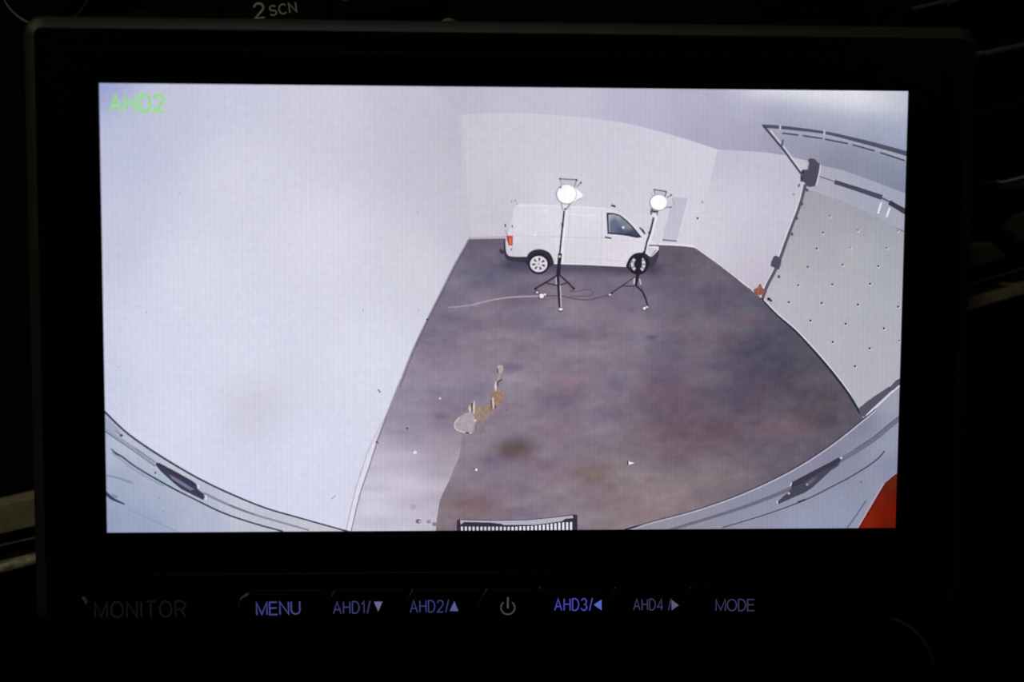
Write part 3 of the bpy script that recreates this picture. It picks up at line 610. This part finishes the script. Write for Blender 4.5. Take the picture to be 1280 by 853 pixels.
def wheel(cx, cy, arch, full):
    p = Pic(); p.poly(smooth(arch, 3, True), (50, 47, 62), 13); p.dot(cx, cy, 13.4, 13.2, (38, 35, 46), 14, 32)
    if full:
        p.dot(cx, cy + .2, 10.8, 10.0, (222, 217, 225), 15, 28)
        for k in range(7):
            a = 2 * math.pi * k / 7 - 1.45; ux, uy = math.cos(a), math.sin(a)
            p.line([(cx + ux * 3.6, cy + uy * 3.4), (cx + ux * 8.2, cy + uy * 7.6)], [1.2, 3.2], (70, 64, 80), 16)
        p.dot(cx, cy, 1.6, 1.6, (176, 168, 182), 16)
    else:
        p.line(ellipse(cx + .3, cy, 7.4, 8.2, 14, 125, 232), 3.6, (206, 201, 212), 15).line(ellipse(cx - 1, cy, 8, 9, 14, -62, 52), 4.0, (210, 205, 216), 15)
        p.line([(cx - 9.4, cy - 3), (cx - 11, cy + 4)], 1.2, (106, 98, 112), 15)
        for a in (-40, 0, 38, 150, 205): p.line([(cx + 4 * math.cos(math.radians(a)), cy + 4 * math.sin(math.radians(a))), (cx + 11 * math.cos(math.radians(a)), cy + 11 * math.sin(math.radians(a)))], 1.0, (70, 64, 80), 16)
    p.build('van_wheel_picture', screen, 'rear van wheel with seven spokes in the picture' if full else 'front van wheel behind a lamp stand in the picture')
wheel(673.4, 330, [(658, 323), (661, 316.5), (668, 312.4), (677, 311.8), (686, 315.5), (690.8, 323), (692, 331), (684, 334), (664, 334), (657, 329)], True)
wheel(797.6, 330.5, [(782.6, 334), (784.5, 327), (789, 320), (796, 316.2), (804, 316.2), (810.5, 320), (812, 330), (806, 336), (790, 337)], False)

# --- the two lamps on stands
def lamp(name, label, disc, shapes):
    p = Pic(); cx, cy, rx, ry = disc
    for kind, pts, a, k, l in shapes:
        if kind == 'p': p.poly(pts, k, l)
        elif kind == 'l': p.line(pts, a, k, l)
        else: p.dot(pts[0], pts[1], a[0], a[1], k, l)
    p.dot(cx, cy, rx + 1.0, ry + 1.0, (158, 146, 164), 25, 36); p.dot(cx + .5, cy - .2, rx, ry, (254, 252, 254), 26, 36)
    p.build(name, screen, label)
DL = (52, 46, 62); WH = (236, 233, 240)
lamp('lamp_stand_picture', 'lit studio lamp on a wheeled tripod before the van in the picture', (707.8, 243, 12, 11.8), [
 ('p', [(699.7, 223.6), (720.8, 225), (718, 234), (701, 232.5)], 0, (198, 194, 207), 22), ('l', [(699.7, 223.6), (720.8, 225)], 1.6, (120, 112, 128), 23), ('l', [(699.7, 223.6), (701.2, 232)], .9, (160, 154, 168), 23), ('l', [(720.8, 225), (718, 234)], 1.4, (136, 128, 144), 23),
 ('d', (700, 223.8), (1.3, 1.2), (84, 76, 90), 24), ('d', (720.6, 225.2), (1.5, 1.5), (84, 76, 90), 24), ('d', (700.8, 234.4), (1.3, 1.2), (96, 86, 100), 28),
 ('p', [(717, 235), (721, 236.7), (728.8, 243.6), (726.6, 247.4), (721, 250.5), (717, 252)], 0, (250, 247, 251), 24), ('l', [(721, 233.5), (726.4, 228)], 1.8, (150, 144, 160), 23), ('d', (726, 228.6), (1.2, 1.4), (96, 88, 104), 24), ('l', [(721, 250.5), (726.6, 247.6)], 1.0, (150, 144, 158), 25),
 ('l', [(701.4, 252), (702.4, 258), (703.4, 263)], 1.4, (150, 140, 156), 24), ('l', [(713, 254), (710, 259), (706.6, 263)], 1.6, (128, 118, 136), 24), ('p', [(702.6, 255), (710.5, 256), (706.6, 263), (703.8, 263)], 0, (226, 222, 232), 23), ('d', (706.2, 261.4), (1.3, 1.2), (90, 80, 96), 25),
 ('l', [(708, 262), (706.4, 280), (704, 301), (702.6, 316)], 2.4, WH, 20), ('l', [(705.2, 263.4), (703.4, 280), (701.2, 301), (699.6, 318)], 2.2, (58, 50, 66), 22), ('l', [(703.4, 278.5), (702.9, 283)], 3.2, (58, 50, 66), 23), ('l', [(704, 316), (702.6, 328)], 2.2, WH, 20),
 ('l', [(700.2, 317), (698.8, 330), (697.6, 345)], [5.0, 4.6, 5.4], (42, 38, 58), 23), ('d', (699.6, 320.8), (1.3, 1.5), (222, 218, 228), 24),
 ('l', [(696.5, 344.5), (681, 354), (669, 360.8)], [2.2, 2.4, 2.0], DL, 22), ('l', [(700, 344.5), (710, 353.5), (717, 360.8)], [2.2, 2.4, 2.2], DL, 22), ('l', [(697.2, 342), (698, 358), (699.4, 384.6)], [3.4, 3.2, 2.6], (44, 40, 54), 23), ('l', [(700.2, 356), (701.4, 384)], 1.2, (196, 188, 200), 22), ('l', [(695, 346), (695.6, 356)], 1.0, (190, 184, 196), 22),
 ('l', [(681, 353.6), (697.5, 357.2), (710.5, 353.4)], 1.6, DL, 22), ('d', (669.4, 361), (1.9, 1.6), (40, 36, 48), 23), ('d', (670.6, 365.2), (2.6, 2.4), (84, 76, 90), 23), ('d', (671.2, 365.6), (1.4, 1.2), (232, 228, 236), 24), ('d', (717, 360.8), (1.8, 1.6), (40, 36, 48), 23), ('d', (714.8, 364), (2.6, 1.6), (98, 90, 104), 23),
 ('d', (676.8, 370.4), (3.8, 3.6), (74, 66, 80), 23), ('d', (677, 370.2), (2.8, 2.8), (242, 238, 244), 24), ('d', (681, 368.4), (1.6, 1.2), (230, 226, 236), 24), ('d', (700.8, 387.4), (3.6, 2.4), (70, 64, 76), 23), ('d', (700.9, 386.8), (2.8, 1.5), (238, 234, 240), 24)])
lamp('lamp_stand_picture', 'lit studio lamp on a wheeled tripod before the van front in the picture', (822.8, 253.4, 10.4, 9.4), [
 ('p', [(817, 236.8), (833.3, 239.6), (831, 246), (818.5, 243.6)], 0, (192, 187, 200), 22), ('l', [(817, 236.8), (833.3, 239.6)], 1.6, (104, 96, 112), 23), ('l', [(817, 236.8), (818.8, 243.6)], 1.1, (130, 122, 138), 23), ('l', [(833.3, 239.6), (831, 246)], 1.4, (112, 104, 120), 23), ('l', [(813.4, 241), (815.6, 246)], 1.0, (176, 170, 184), 23),
 ('l', [(833.3, 247.4), (839.6, 243.6)], 1.4, (140, 132, 148), 23), ('d', (839, 244), (1.4, 1.2), (90, 82, 98), 24), ('p', [(833, 249), (840, 248), (842.8, 257), (834, 259)], 0, (205, 201, 214), 22), ('l', [(840, 248), (842.8, 257)], 1.0, (158, 150, 164), 23), ('l', [(832.5, 259.4), (840, 259)], 1.3, (112, 100, 118), 23), ('l', [(831, 261.5), (834.5, 259)], 1.0, (206, 150, 164), 24),
 ('p', [(813.8, 261), (823, 263.5), (820.5, 267), (814, 267)], 0, (150, 140, 156), 22), ('l', [(813.8, 260.5), (816, 264.5), (822.6, 264.6)], 1.6, (70, 60, 74), 24), ('l', [(813.6, 263), (813.8, 268.6)], 1.6, (76, 68, 82), 24), ('l', [(822.6, 263), (821.4, 269.5)], 1.3, (104, 96, 112), 24), ('p', [(815.5, 266), (820.6, 267), (818.6, 272), (816.2, 272)], 0, (228, 224, 233), 23),
 ('l', [(820.6, 270), (815.2, 292), (809, 308)], 2.4, WH, 20), ('l', [(817.2, 271), (812.4, 291.6), (808.6, 302), (805.2, 317)], 2.4, (54, 48, 62), 22), ('d', (812, 291), (1.9, 2.2), (50, 44, 58), 23),
 ('l', [(805.2, 315), (800, 324), (798, 333), (797, 345)], [2.6, 4.8, 5.4, 4.6], (38, 35, 48), 23), ('l', [(797, 344), (795.8, 351), (794.8, 357)], [3.8, 3.6, 3.0], (40, 36, 50), 23), ('l', [(793, 348), (792.4, 355)], 1.8, (206, 200, 210), 22), ('l', [(799.4, 349), (801, 356)], 1.4, (204, 196, 208), 22),
 ('l', [(794, 346), (784, 353), (776.6, 358), (764.5, 366.4)], [1.3, 1.6, 2.2, 2.0], (74, 64, 78), 22), ('l', [(776.6, 357.8), (793.8, 357.8)], 1.5, (66, 56, 70), 22), ('l', [(794.6, 356.5), (803.6, 365.6), (807, 374), (809.8, 383)], [2.8, 2.4, 2.6, 2.0], DL, 22), ('l', [(797.8, 347.5), (803.6, 364.6)], 1.5, (92, 84, 98), 21), ('d', (792, 361.5), (1.2, 1.8), (100, 90, 104), 22),
 ('d', (764.4, 366.6), (1.6, 1.3), (44, 38, 50), 23), ('d', (761, 369.4), (2.8, 2.0), (96, 84, 98), 23), ('d', (762.4, 368.6), (1.4, 1.1), (220, 214, 224), 24), ('d', (805.8, 385.6), (3.2, 2.8), (76, 68, 80), 23), ('d', (805.4, 385.6), (1.9, 1.8), (236, 232, 238), 24), ('d', (808.6, 384), (1.5, 1.2), (222, 218, 226), 24)])
cb = Pic()
cb.line(smooth([(560, 384.6), (586, 382), (613, 375.6), (640, 371.6), (674, 370.2)], 5), [1.0, 1.6, 1.8, 1.8], (168, 158, 172), 18)
cb.line(smooth([(679.7, 369.8), (702, 370.3), (716, 373.4), (730, 375), (741.6, 373.8), (758.5, 369.4)], 5), 1.3, (88, 78, 94), 18)
cb.line(smooth([(717.7, 365), (730.3, 362.4), (738, 362.8), (741.6, 366.2), (737, 370), (726, 370.6), (712, 370.6)], 5), 1.1, (94, 84, 100), 18)
cb.build('floor_cables_picture', screen, 'thin cables on the floor in the picture')

# --- the vehicle that carries the camera: its tail along the lower rim
lt = Pic()
lo = smooth([(124, 508), (132, 516), (160, 542.5), (200, 570), (247.5, 598), (292.6, 619.5), (332.5, 635.5), (372, 647), (425.5, 662), (450, 668)], 4)
lt.poly(lo + [(450, 680), (118, 680), (118, 508)], field([(132, 525, (170, 175, 200)), (160, 555, (188, 191, 209)), (220, 590, (195, 196, 211)), (300, 632, (197, 197, 211)), (400, 660, (197, 196, 209)), (140, 560, (174, 183, 204)), (150, 600, (159, 169, 194)), (200, 620, (165, 174, 198)), (136, 655, (148, 158, 186)), (180, 655, (151, 163, 194)), (260, 655, (174, 181, 204)), (320, 662, (188, 191, 207))], 14), 6, 7)
lt.poly([(130, 520), (150, 538), (152, 546), (140, 540), (130, 532)], (160, 165, 192), 7)
lt.line(lo, [2.6, 2.6, 2.2, 1.8], (62, 62, 82), 9)
lt.line(smooth([(128, 533), (132, 537), (168, 561), (194, 579)], 4), 3.6, (150, 156, 182), 8).line(smooth([(128, 536.5), (132, 540), (168, 564.5), (194, 583)], 4), 1.3, (98, 102, 126), 9).line(smooth([(168, 560), (194, 577.5)], 4), 1.0, (112, 114, 138), 9)
lt.line(smooth([(254, 616.5), (285, 631), (316.5, 643), (345, 651.5), (386, 663)], 4), [3.4, 3.0, 2.4, 2.2], (138, 136, 160), 8).line([(286, 631.5), (318, 643.5)], 1.0, (92, 92, 116), 9)
lt.line(smooth([(138.6, 561), (145, 567), (153, 571.5), (173, 586), (213, 609), (239.5, 622.5), (279, 641.5), (319, 655), (353.7, 664.5)], 4), [1.0, 2.6, 2.2, 2.0, 2.4, 2.0, 2.2, 2.0, 2.0], (60, 62, 84), 9)
lt.line(smooth([(140, 566), (153, 576), (172, 590), (205, 608)], 4), 2.4, (146, 156, 186), 8)
lt.poly([(193.5, 590), (196, 588.5), (203, 592), (215, 602.5), (224, 609), (214.5, 609.6), (203, 603)], (168, 184, 198), 8).dot(194.2, 591.2, 1.3, 2.0, (96, 108, 124), 9)
lt.poly([(194, 581), (195.8, 578.2), (199.4, 579), (222, 591), (240, 601), (245.6, 605.4), (246.6, 611), (254, 617), (256, 622), (254.2, 625.4), (243, 620), (226.4, 611.7), (214.8, 602), (201, 589.5)], (62, 60, 84), 10)
lt.poly([(211, 593), (222, 599), (243, 612), (238, 613.5), (226, 606), (215, 599)], (116, 118, 144), 11).line([(196, 580), (222, 593.4), (244.5, 607)], 2.0, (56, 50, 74), 11)
lt.line([(247.8, 606), (248.6, 611)], 1.6, (230, 228, 238), 11).line([(257.6, 619), (257.4, 625)], 1.8, (228, 226, 236), 11)
lt.line(smooth([(131, 615), (136, 620), (143, 625), (156, 630.6)], 4), [4.0, 4.2, 1.6], (62, 62, 86), 9).line([(140, 618.5), (147, 622.5)], 3, (130, 134, 162), 8).line(smooth([(131, 594.5), (145, 597), (160, 602), (166, 604.6)], 4), [2.0, 2.2, 3.2, 2], (134, 144, 174), 8).line(smooth([(161, 637.6), (190, 650.7), (220, 664)], 4), 1.3, (140, 150, 182), 8).dot(151.6, 544.6, 2.2, 1.9, (74, 76, 98), 9).line([(144, 538), (150, 543)], 1.2, (130, 134, 158), 8)
lt.dot(199, 623, .9, .9, (122, 130, 160), 8).dot(204, 639.5, 1.0, .9, (122, 130, 160), 8)
lt.build('vehicle_tail_left_picture', screen, 'pale vehicle tail and hinge at lower left of the picture')
rt = Pic()
ro = smooth([(1140, 470), (1126, 482), (1099.4, 506.6), (1079, 524), (1040, 555), (999, 582), (959, 603), (915, 622), (865, 639), (812, 653), (790, 660.5), (760, 668)], 4)
rt.poly(ro + [(760, 680), (1140, 680)], field([(1115, 505, (153, 158, 173)), (1080, 535, (129, 129, 153)), (1040, 565, (131, 130, 154)), (990, 595, (133, 133, 156)), (930, 622, (138, 137, 158)), (850, 650, (145, 142, 158)), (1115, 545, (147, 153, 170)), (1070, 580, (138, 141, 161)), (1000, 620, (147, 147, 166)), (940, 645, (145, 146, 166)), (1090, 600, (143, 147, 168)), (1040, 640, (145, 151, 175)), (1000, 655, (148, 154, 180)), (1110, 580, (134, 137, 166)), (1100, 560, (152, 156, 171))], 12), 6, 6)
rt.line([(p[0] + .8, p[1] + 1.6) for p in ro[9:]], [2.2, 1.8, 1.0], (176, 176, 190), 8).line(ro[9:], [2.0, 1.8, 1.2, .8], (72, 70, 88), 9)
rt.line(smooth([(1140, 512), (1120, 527), (1093, 549), (1070, 564), (1048, 577)], 4), [4.4, 6.0, 6.0], (108, 112, 130), 8).line(smooth([(1138, 510), (1118, 525), (1091, 547), (1068, 562)], 4), 1.4, (96, 96, 116), 9)
rt.line(smooth([(992, 608), (984, 613), (940, 630.5), (896, 645), (843, 661), (830, 665)], 4), [5, 4.6, 3.6, 2.6], (106, 106, 126), 8)
rt.line(smooth([(1105.6, 564), (1098, 573), (1084, 583.5), (1062, 597), (1040, 608.5), (1005.6, 625.5), (959, 642.8), (902.5, 660)], 4), [2.0, 2.0, 1.8, 1.4], (84, 84, 104), 9).line([(997, 628.5), (1007, 624.5)], 2.4, (58, 58, 76), 10)
rt.poly([(990, 603), (1003, 596), (1020, 587), (1037.7, 578), (1048, 572), (1051, 575), (1048, 582.5), (1039, 588), (1024.5, 601.6), (1014, 611), (1005.5, 616.4), (994, 621), (982, 626.5), (973, 630.4), (972.5, 627), (979, 620.5), (986, 615), (989.5, 610)], (70, 70, 86), 10)
rt.poly([(990, 603), (1003, 596), (1020, 587), (1037.7, 578), (1048, 572), (1050, 575), (1044, 582), (1030, 588), (1012, 598), (998, 607), (989.6, 609.5)], (64, 54, 72), 11).line([(973.4, 629), (982, 623), (996, 617)], [3, 3.4, 1.2], (72, 68, 84), 11)
rt.poly([(1006, 606), (1012, 600.5), (1022, 596), (1016, 603), (1009, 608)], (96, 96, 110), 12).dot(1009, 606, 1.3, 1.2, (176, 168, 172), 13).line([(987.8, 608), (989.4, 603.6)], 1.6, (204, 198, 210), 11).line([(971.4, 626), (971.6, 630)], 1.5, (208, 204, 214), 11).dot(986, 617, 1.4, 1.2, (206, 202, 212), 12).dot(1051.5, 572.6, 1.6, 1.2, (206, 204, 214), 12).dot(1076.4, 603, 1.0, 1.2, (74, 74, 94), 10).dot(1031.4, 649.5, 1.0, .9, (130, 136, 166), 10).dot(990.5, 653.6, 1.4, 1.2, (150, 156, 186), 10)
rt.line([(1082.5, 626), (1070, 645), (1059, 660)], 2.2, (112, 112, 138), 9).line([(1104, 604.5), (1090, 628), (1072, 660)], 2.2, (176, 150, 166), 9)
rt.build('vehicle_tail_right_picture', screen, 'pale vehicle tail and hinge at lower right of the picture')
ol = Pic(); ol.poly([(1130, 586), (1118.4, 594), (1106.6, 603.5), (1099, 616), (1092, 628), (1081.7, 645.6), (1070, 665), (1130, 670)], field([(1112, 604, (98, 32, 20)), (1100, 625, (112, 30, 12)), (1110, 645, (112, 20, 8)), (1085, 652, (126, 32, 12)), (1118, 620, (96, 20, 10)), (1112, 660, (92, 22, 10))], 8), 10, 5).line([(1119, 594.5), (1107.4, 604), (1092.8, 629), (1074, 661)], 1.4, (84, 26, 22), 11); ol.build('orange_light_picture', screen, 'dark orange light of the camera vehicle at lower right of the picture')
gr = Pic()
gr.poly([(571, 650.5), (575, 649.6), (616, 650.6), (658, 649.9), (687, 647.2), (717, 643.4), (721.6, 643.6), (722, 672), (571, 672)], (54, 48, 66), 7)
gr.poly([(575, 650.5), (616, 651.4), (658, 650.7), (687, 648), (716, 644.6), (716.5, 648), (707, 648.6), (702, 652), (690, 653.6), (668, 656.4), (630, 656.6), (626, 655), (614, 653.6), (580, 652.8), (576, 656)], (176, 174, 192), 8)
for i in range(29):
    x = 577.4 + i * 4.87; tp = np.interp(x, (577, 640, 668, 700, 719), (658.6, 658.8, 657.6, 653.6, 652.6)); gr.line([(x, tp), (x, 668)], [2.6, 2.9], (232, 228, 236) if x > 640 else (214, 210, 222), 9)
gr.build('rear_step_picture', screen, 'dark step with white teeth at lower centre of the picture')
os_ = Pic()
GR = (140, 222, 132)
for c, x0, wd in (('A', 138, 13), ('H', 156.5, 12.5), ('D', 175.5, 12.5), ('2', 193, 11.5)):
    for s in GL[c][1]:
        sc = wd / GL[c][0]
        os_.line([(x0 + a * sc + (1 - b) * .2, 139.2 - b * 20.5) for a, b in s], 3.9, lambda x, y: np.stack([152 + 12 * vnoise(x * 3, y * .8, 4), 216 + 20 * vnoise(x * 3, y * .8, 4), 142 + 24 * vnoise(x * 3 + 50, y, 4)], 1), 30)
os_.build('channel_caption', screen, 'green letters AHD2 at the top left of the screen')

# ================================================================== THE DASHBOARD BEHIND
DY = 34.0
bm = bmesh.new()
nx, nz = 24, 16; vs = []
for j in range(nz + 1):
    for i in range(nx + 1):
        x = -230 + 460 * i / nx; z = -150 + 300 * j / nz
        vs.append(bm.verts.new((x * S, (DY + 11 + 0.0003 * (x * x) + 0.10 * z * (1 if z > 0 else .3)) * S, z * S)))
for j in range(nz):
    for i in range(nx): bm.faces.new((vs[j * (nx + 1) + i], vs[j * (nx + 1) + i + 1], vs[(j + 1) * (nx + 1) + i + 1], vs[(j + 1) * (nx + 1) + i]))
r = bmesh.ops.extrude_face_region(bm, geom=bm.faces[:])
for v in r['geom']:
    if isinstance(v, bmesh.types.BMVert): v.co.y += 0.03
dash = tag(obj('dashboard', bm, M_DASH, None, True), 'black dashboard in the dark behind the monitor', kind='structure')
dash['category'] = 'dashboard'

def plate(name, pts, y, back, material, parent, bev=.4, rs=None):
    poly = [xz(a, b, y) for a, b in pts]
    if rs: poly = round_poly(poly, rs)
    bm = bmesh.new(); slab(bm, poly, y, back, bev); return obj(name, bm, material, parent)
def bar(name, pts, y, rad, material, parent, n=10):
    """round bar through positions of the photograph at depth y"""
    P = [np.array(at(a, b, y)) for a, b in pts]; bm = bmesh.new(); L = []
    for i, p in enumerate(P):
        t = P[min(i + 1, len(P) - 1)] - P[max(i - 1, 0)]; t /= np.linalg.norm(t); u = np.cross(t, (0, 1, 0)); u /= np.linalg.norm(u); v = np.cross(u, t)
        L.append([p + rad * (u * math.cos(2 * math.pi * k / n) + v * math.sin(2 * math.pi * k / n)) for k in range(n)])
    loft(bm, L); return obj(name, bm, material, parent, True)

# radio above the monitor
radio = tag(empty('car_radio', tuple(at(420, -10, DY) * S)), 'black car radio with white printed keys behind the monitor top', 'radio')
plate('faceplate', [(-30, -70), (900, -200), (960, 40), (30, 150)], DY, DY + 14, M_DASH, radio, .8, [3] * 4)
def radio_key(x, y, wd, h, label=None):
    a = math.radians(-7.5); ux, uy = math.cos(a), math.sin(a)
    pts = [(x - ux * wd + uy * h * -1 * -1, y - uy * wd - ux * h), (x + ux * wd + uy * h, y + uy * wd - ux * h), (x + ux * wd - uy * h, y + uy * wd + ux * h), (x - ux * wd - uy * h, y - uy * wd + ux * h)]
    o = plate('button', pts, DY - 2.5, DY, M_DASHK, radio, .5, [1.2] * 4)
    if label: o['label'] = label
    return o
k0 = radio_key(344, 12, 62, 22, 'radio key printed 2 SCN'); radio_key(476, -6, 62, 22); radio_key(210, 30, 62, 22)
lettering('lettering', '2', 318.8, 23.4, 12.2, 18.5, M_WPRINT, k0, DY - 2.56, 2.9, rot=7)
lettering('lettering', 'SCN', 338.2, 19.6, 33, 12, M_WPRINT, k0, DY - 2.56, 2.0, gap=.30, rot=8.5)
def lathe(name, c, prof, material, parent, n=48):
    bm = bmesh.new(); loft(bm, [[(c[0] + r_ * math.cos(2 * math.pi * k / n), y_, c[2] + r_ * math.sin(2 * math.pi * k / n)) for k in range(n)] for r_, y_ in prof])
    return obj(name, bm, material, parent, True)
def knob(c, r_, y, parent, ring, name='knob'):
    o = lathe(name, c, [(r_ * .2, y + 8), (r_, y + 8), (r_, y - 3), (r_ * .94, y - 4.4), (r_ * .8, y - 4.8), (r_ * .1, y - 4.8)], M_DASHK, parent)
    if ring:
        bm = bmesh.new(); n = 64; R1, t = r_ + .35, .28
        L = [[(c[0] + (R1 + t * math.cos(b)) * math.cos(2 * math.pi * k / n), y - 1.0 + t * math.sin(b), c[2] + (R1 + t * math.cos(b)) * math.sin(2 * math.pi * k / n)) for b in np.linspace(0, 2 * math.pi, 9)[:-1]] for k in range(n)]
        loft(bm, L + [L[0]], False, False); bmesh.ops.remove_doubles(bm, verts=bm.verts, dist=1e-7)
        ro_ = obj('ring', bm, M_RING, o if parent else parent, True)
    return o
knob(at(58, -22, DY - 4), 8.6, DY - 4, radio, True, 'volume_knob')
# small pale key peeping out above the monitor
o = lathe('push_button', at(561, 34, DY - 3), [(.4, DY), (1.9, DY), (1.9, DY - 3), (1.5, DY - 3.8), (.1, DY - 4.0)], mat('pale_key', (.28, .25, .16), .5), radio)
o = lathe('push_button', at(432, -2.5, DY - 3), [(.4, DY), (.8, DY), (.8, DY - 3), (.5, DY - 3.4), (.05, DY - 3.5)], mat('pale_key_small', (.5, .48, .38), .5), radio)

# trim that runs behind the monitor from side to side
trim = tag(empty('dash_trim', tuple(at(640, 500, DY) * S)), 'brown trim strip across the dashboard, seen left and right of the monitor', 'trim')
plate('strip', [(-80, 651), (45, 622), (1208, 376.5), (1320, 345), (1320, 356), (1208, 389), (45, 657.5), (-80, 686)], DY, DY + 12, M_TRIM, trim, .15)
edge_ = tag(empty('textured_edging', tuple(at(20, 700, DY) * S)), 'rough textured edging on the dashboard at lower left of the monitor', 'edging')
plate('edge_strip', [(-80, 728), (46, 697), (130, 676), (130, 686), (48, 706), (-80, 742)], DY - 2, DY + 14, M_ROPE, edge_, .8)
bar('bead', [(-80, 700), (0, 682.5), (40, 673.5), (130, 654)], DY - 1, .2, M_BEAD, edge_)

# air vent and ledge at the right
vent = tag(empty('air_vent', tuple(at(1260, 150, DY) * S)), 'black dashboard air vent with slats right of the monitor', 'vent')
plate('frame', [(1150, -60), (1420, -120), (1420, 275), (1150, 320)], DY + 8, DY + 20, M_DASH, vent, .6)
for a, b, c, d, rr, m_ in ((1140, 12, 1420, -52, .55, M_GREYP), (1128, 90, 1420, 27, .75, M_GREYP), (1150, 158, 1420, 100, .5, M_DASHK), (1128, 256, 1420, 190, .5, M_DASHK)):
    n0 = bar('slat', [(a, b), ((a + c) / 2, (b + d) / 2), (c, d)], DY + 3, rr, m_, vent)
    plate('slat_blade', [(a, b), (c, d), (c, d + 7), (a, b + 7)], DY + 3.2, DY + 8, M_DASHK, vent, .2)
bar('slat_tip', [(1185, 3), (1196, 0.5)], DY + 1.5, .9, M_GREYP, vent)
bar('slat_tip', [(1221, 69.5), (1229, 67.5)], DY + 1.2, .75, M_GREYP, vent)
bar('adjuster_edge', [(1246, 226), (1250, 228.5), (1258, 227.5), (1280, 221.5), (1330, 208)], DY, .38, M_CHROME, vent)
plate('adjuster', [(1243, 229), (1320, 214), (1320, 226), (1262, 238), (1247, 236)], DY, DY + 8, M_GREYP, vent, .5)
ledge = tag(empty('dash_ledge', tuple(at(1240, 330, DY) * S)), 'dark grey ledge on the dashboard between air vent and trim strip', 'ledge')
plate('ledge_face', [(1150, 320), (1240, 303), (1262, 322), (1211, 338), (1150, 352)], DY, DY + 12, M_GREYP, ledge, .6)
plate('side_block', [(1259, 288), (1268, 272), (1320, 250), (1320, 300), (1272, 303)], DY, DY + 12, M_GREYP, ledge, .6)
bar('ledge_edge', [(1150, 374), (1211, 356.5), (1280, 336), (1340, 318)], DY - .5, .3, M_GREYP, ledge)

# climate controls under the monitor
heat = tag(empty('climate_panel', tuple(at(860, 880, DY) * S)), 'black climate control panel with round knobs below the monitor', 'control panel')
plate('faceplate', [(420, 800), (1210, 770), (1230, 990), (430, 1010)], DY, DY + 14, M_DASH, heat, .8, [3] * 4)
knob(at(1088, 846, DY - 4), 80 / 2000 * (at(1088, 846, DY - 4)[1] - CAM[1]), DY - 4, heat, True, 'knob')
knob(at(730, 905, DY - 4), 12.5, DY - 4, heat, False, 'knob')
plate('red_mark', [(674, 846), (690, 845), (712, 852), (716, 866), (690, 868)], DY - .5, DY, M_RED, heat, .2)
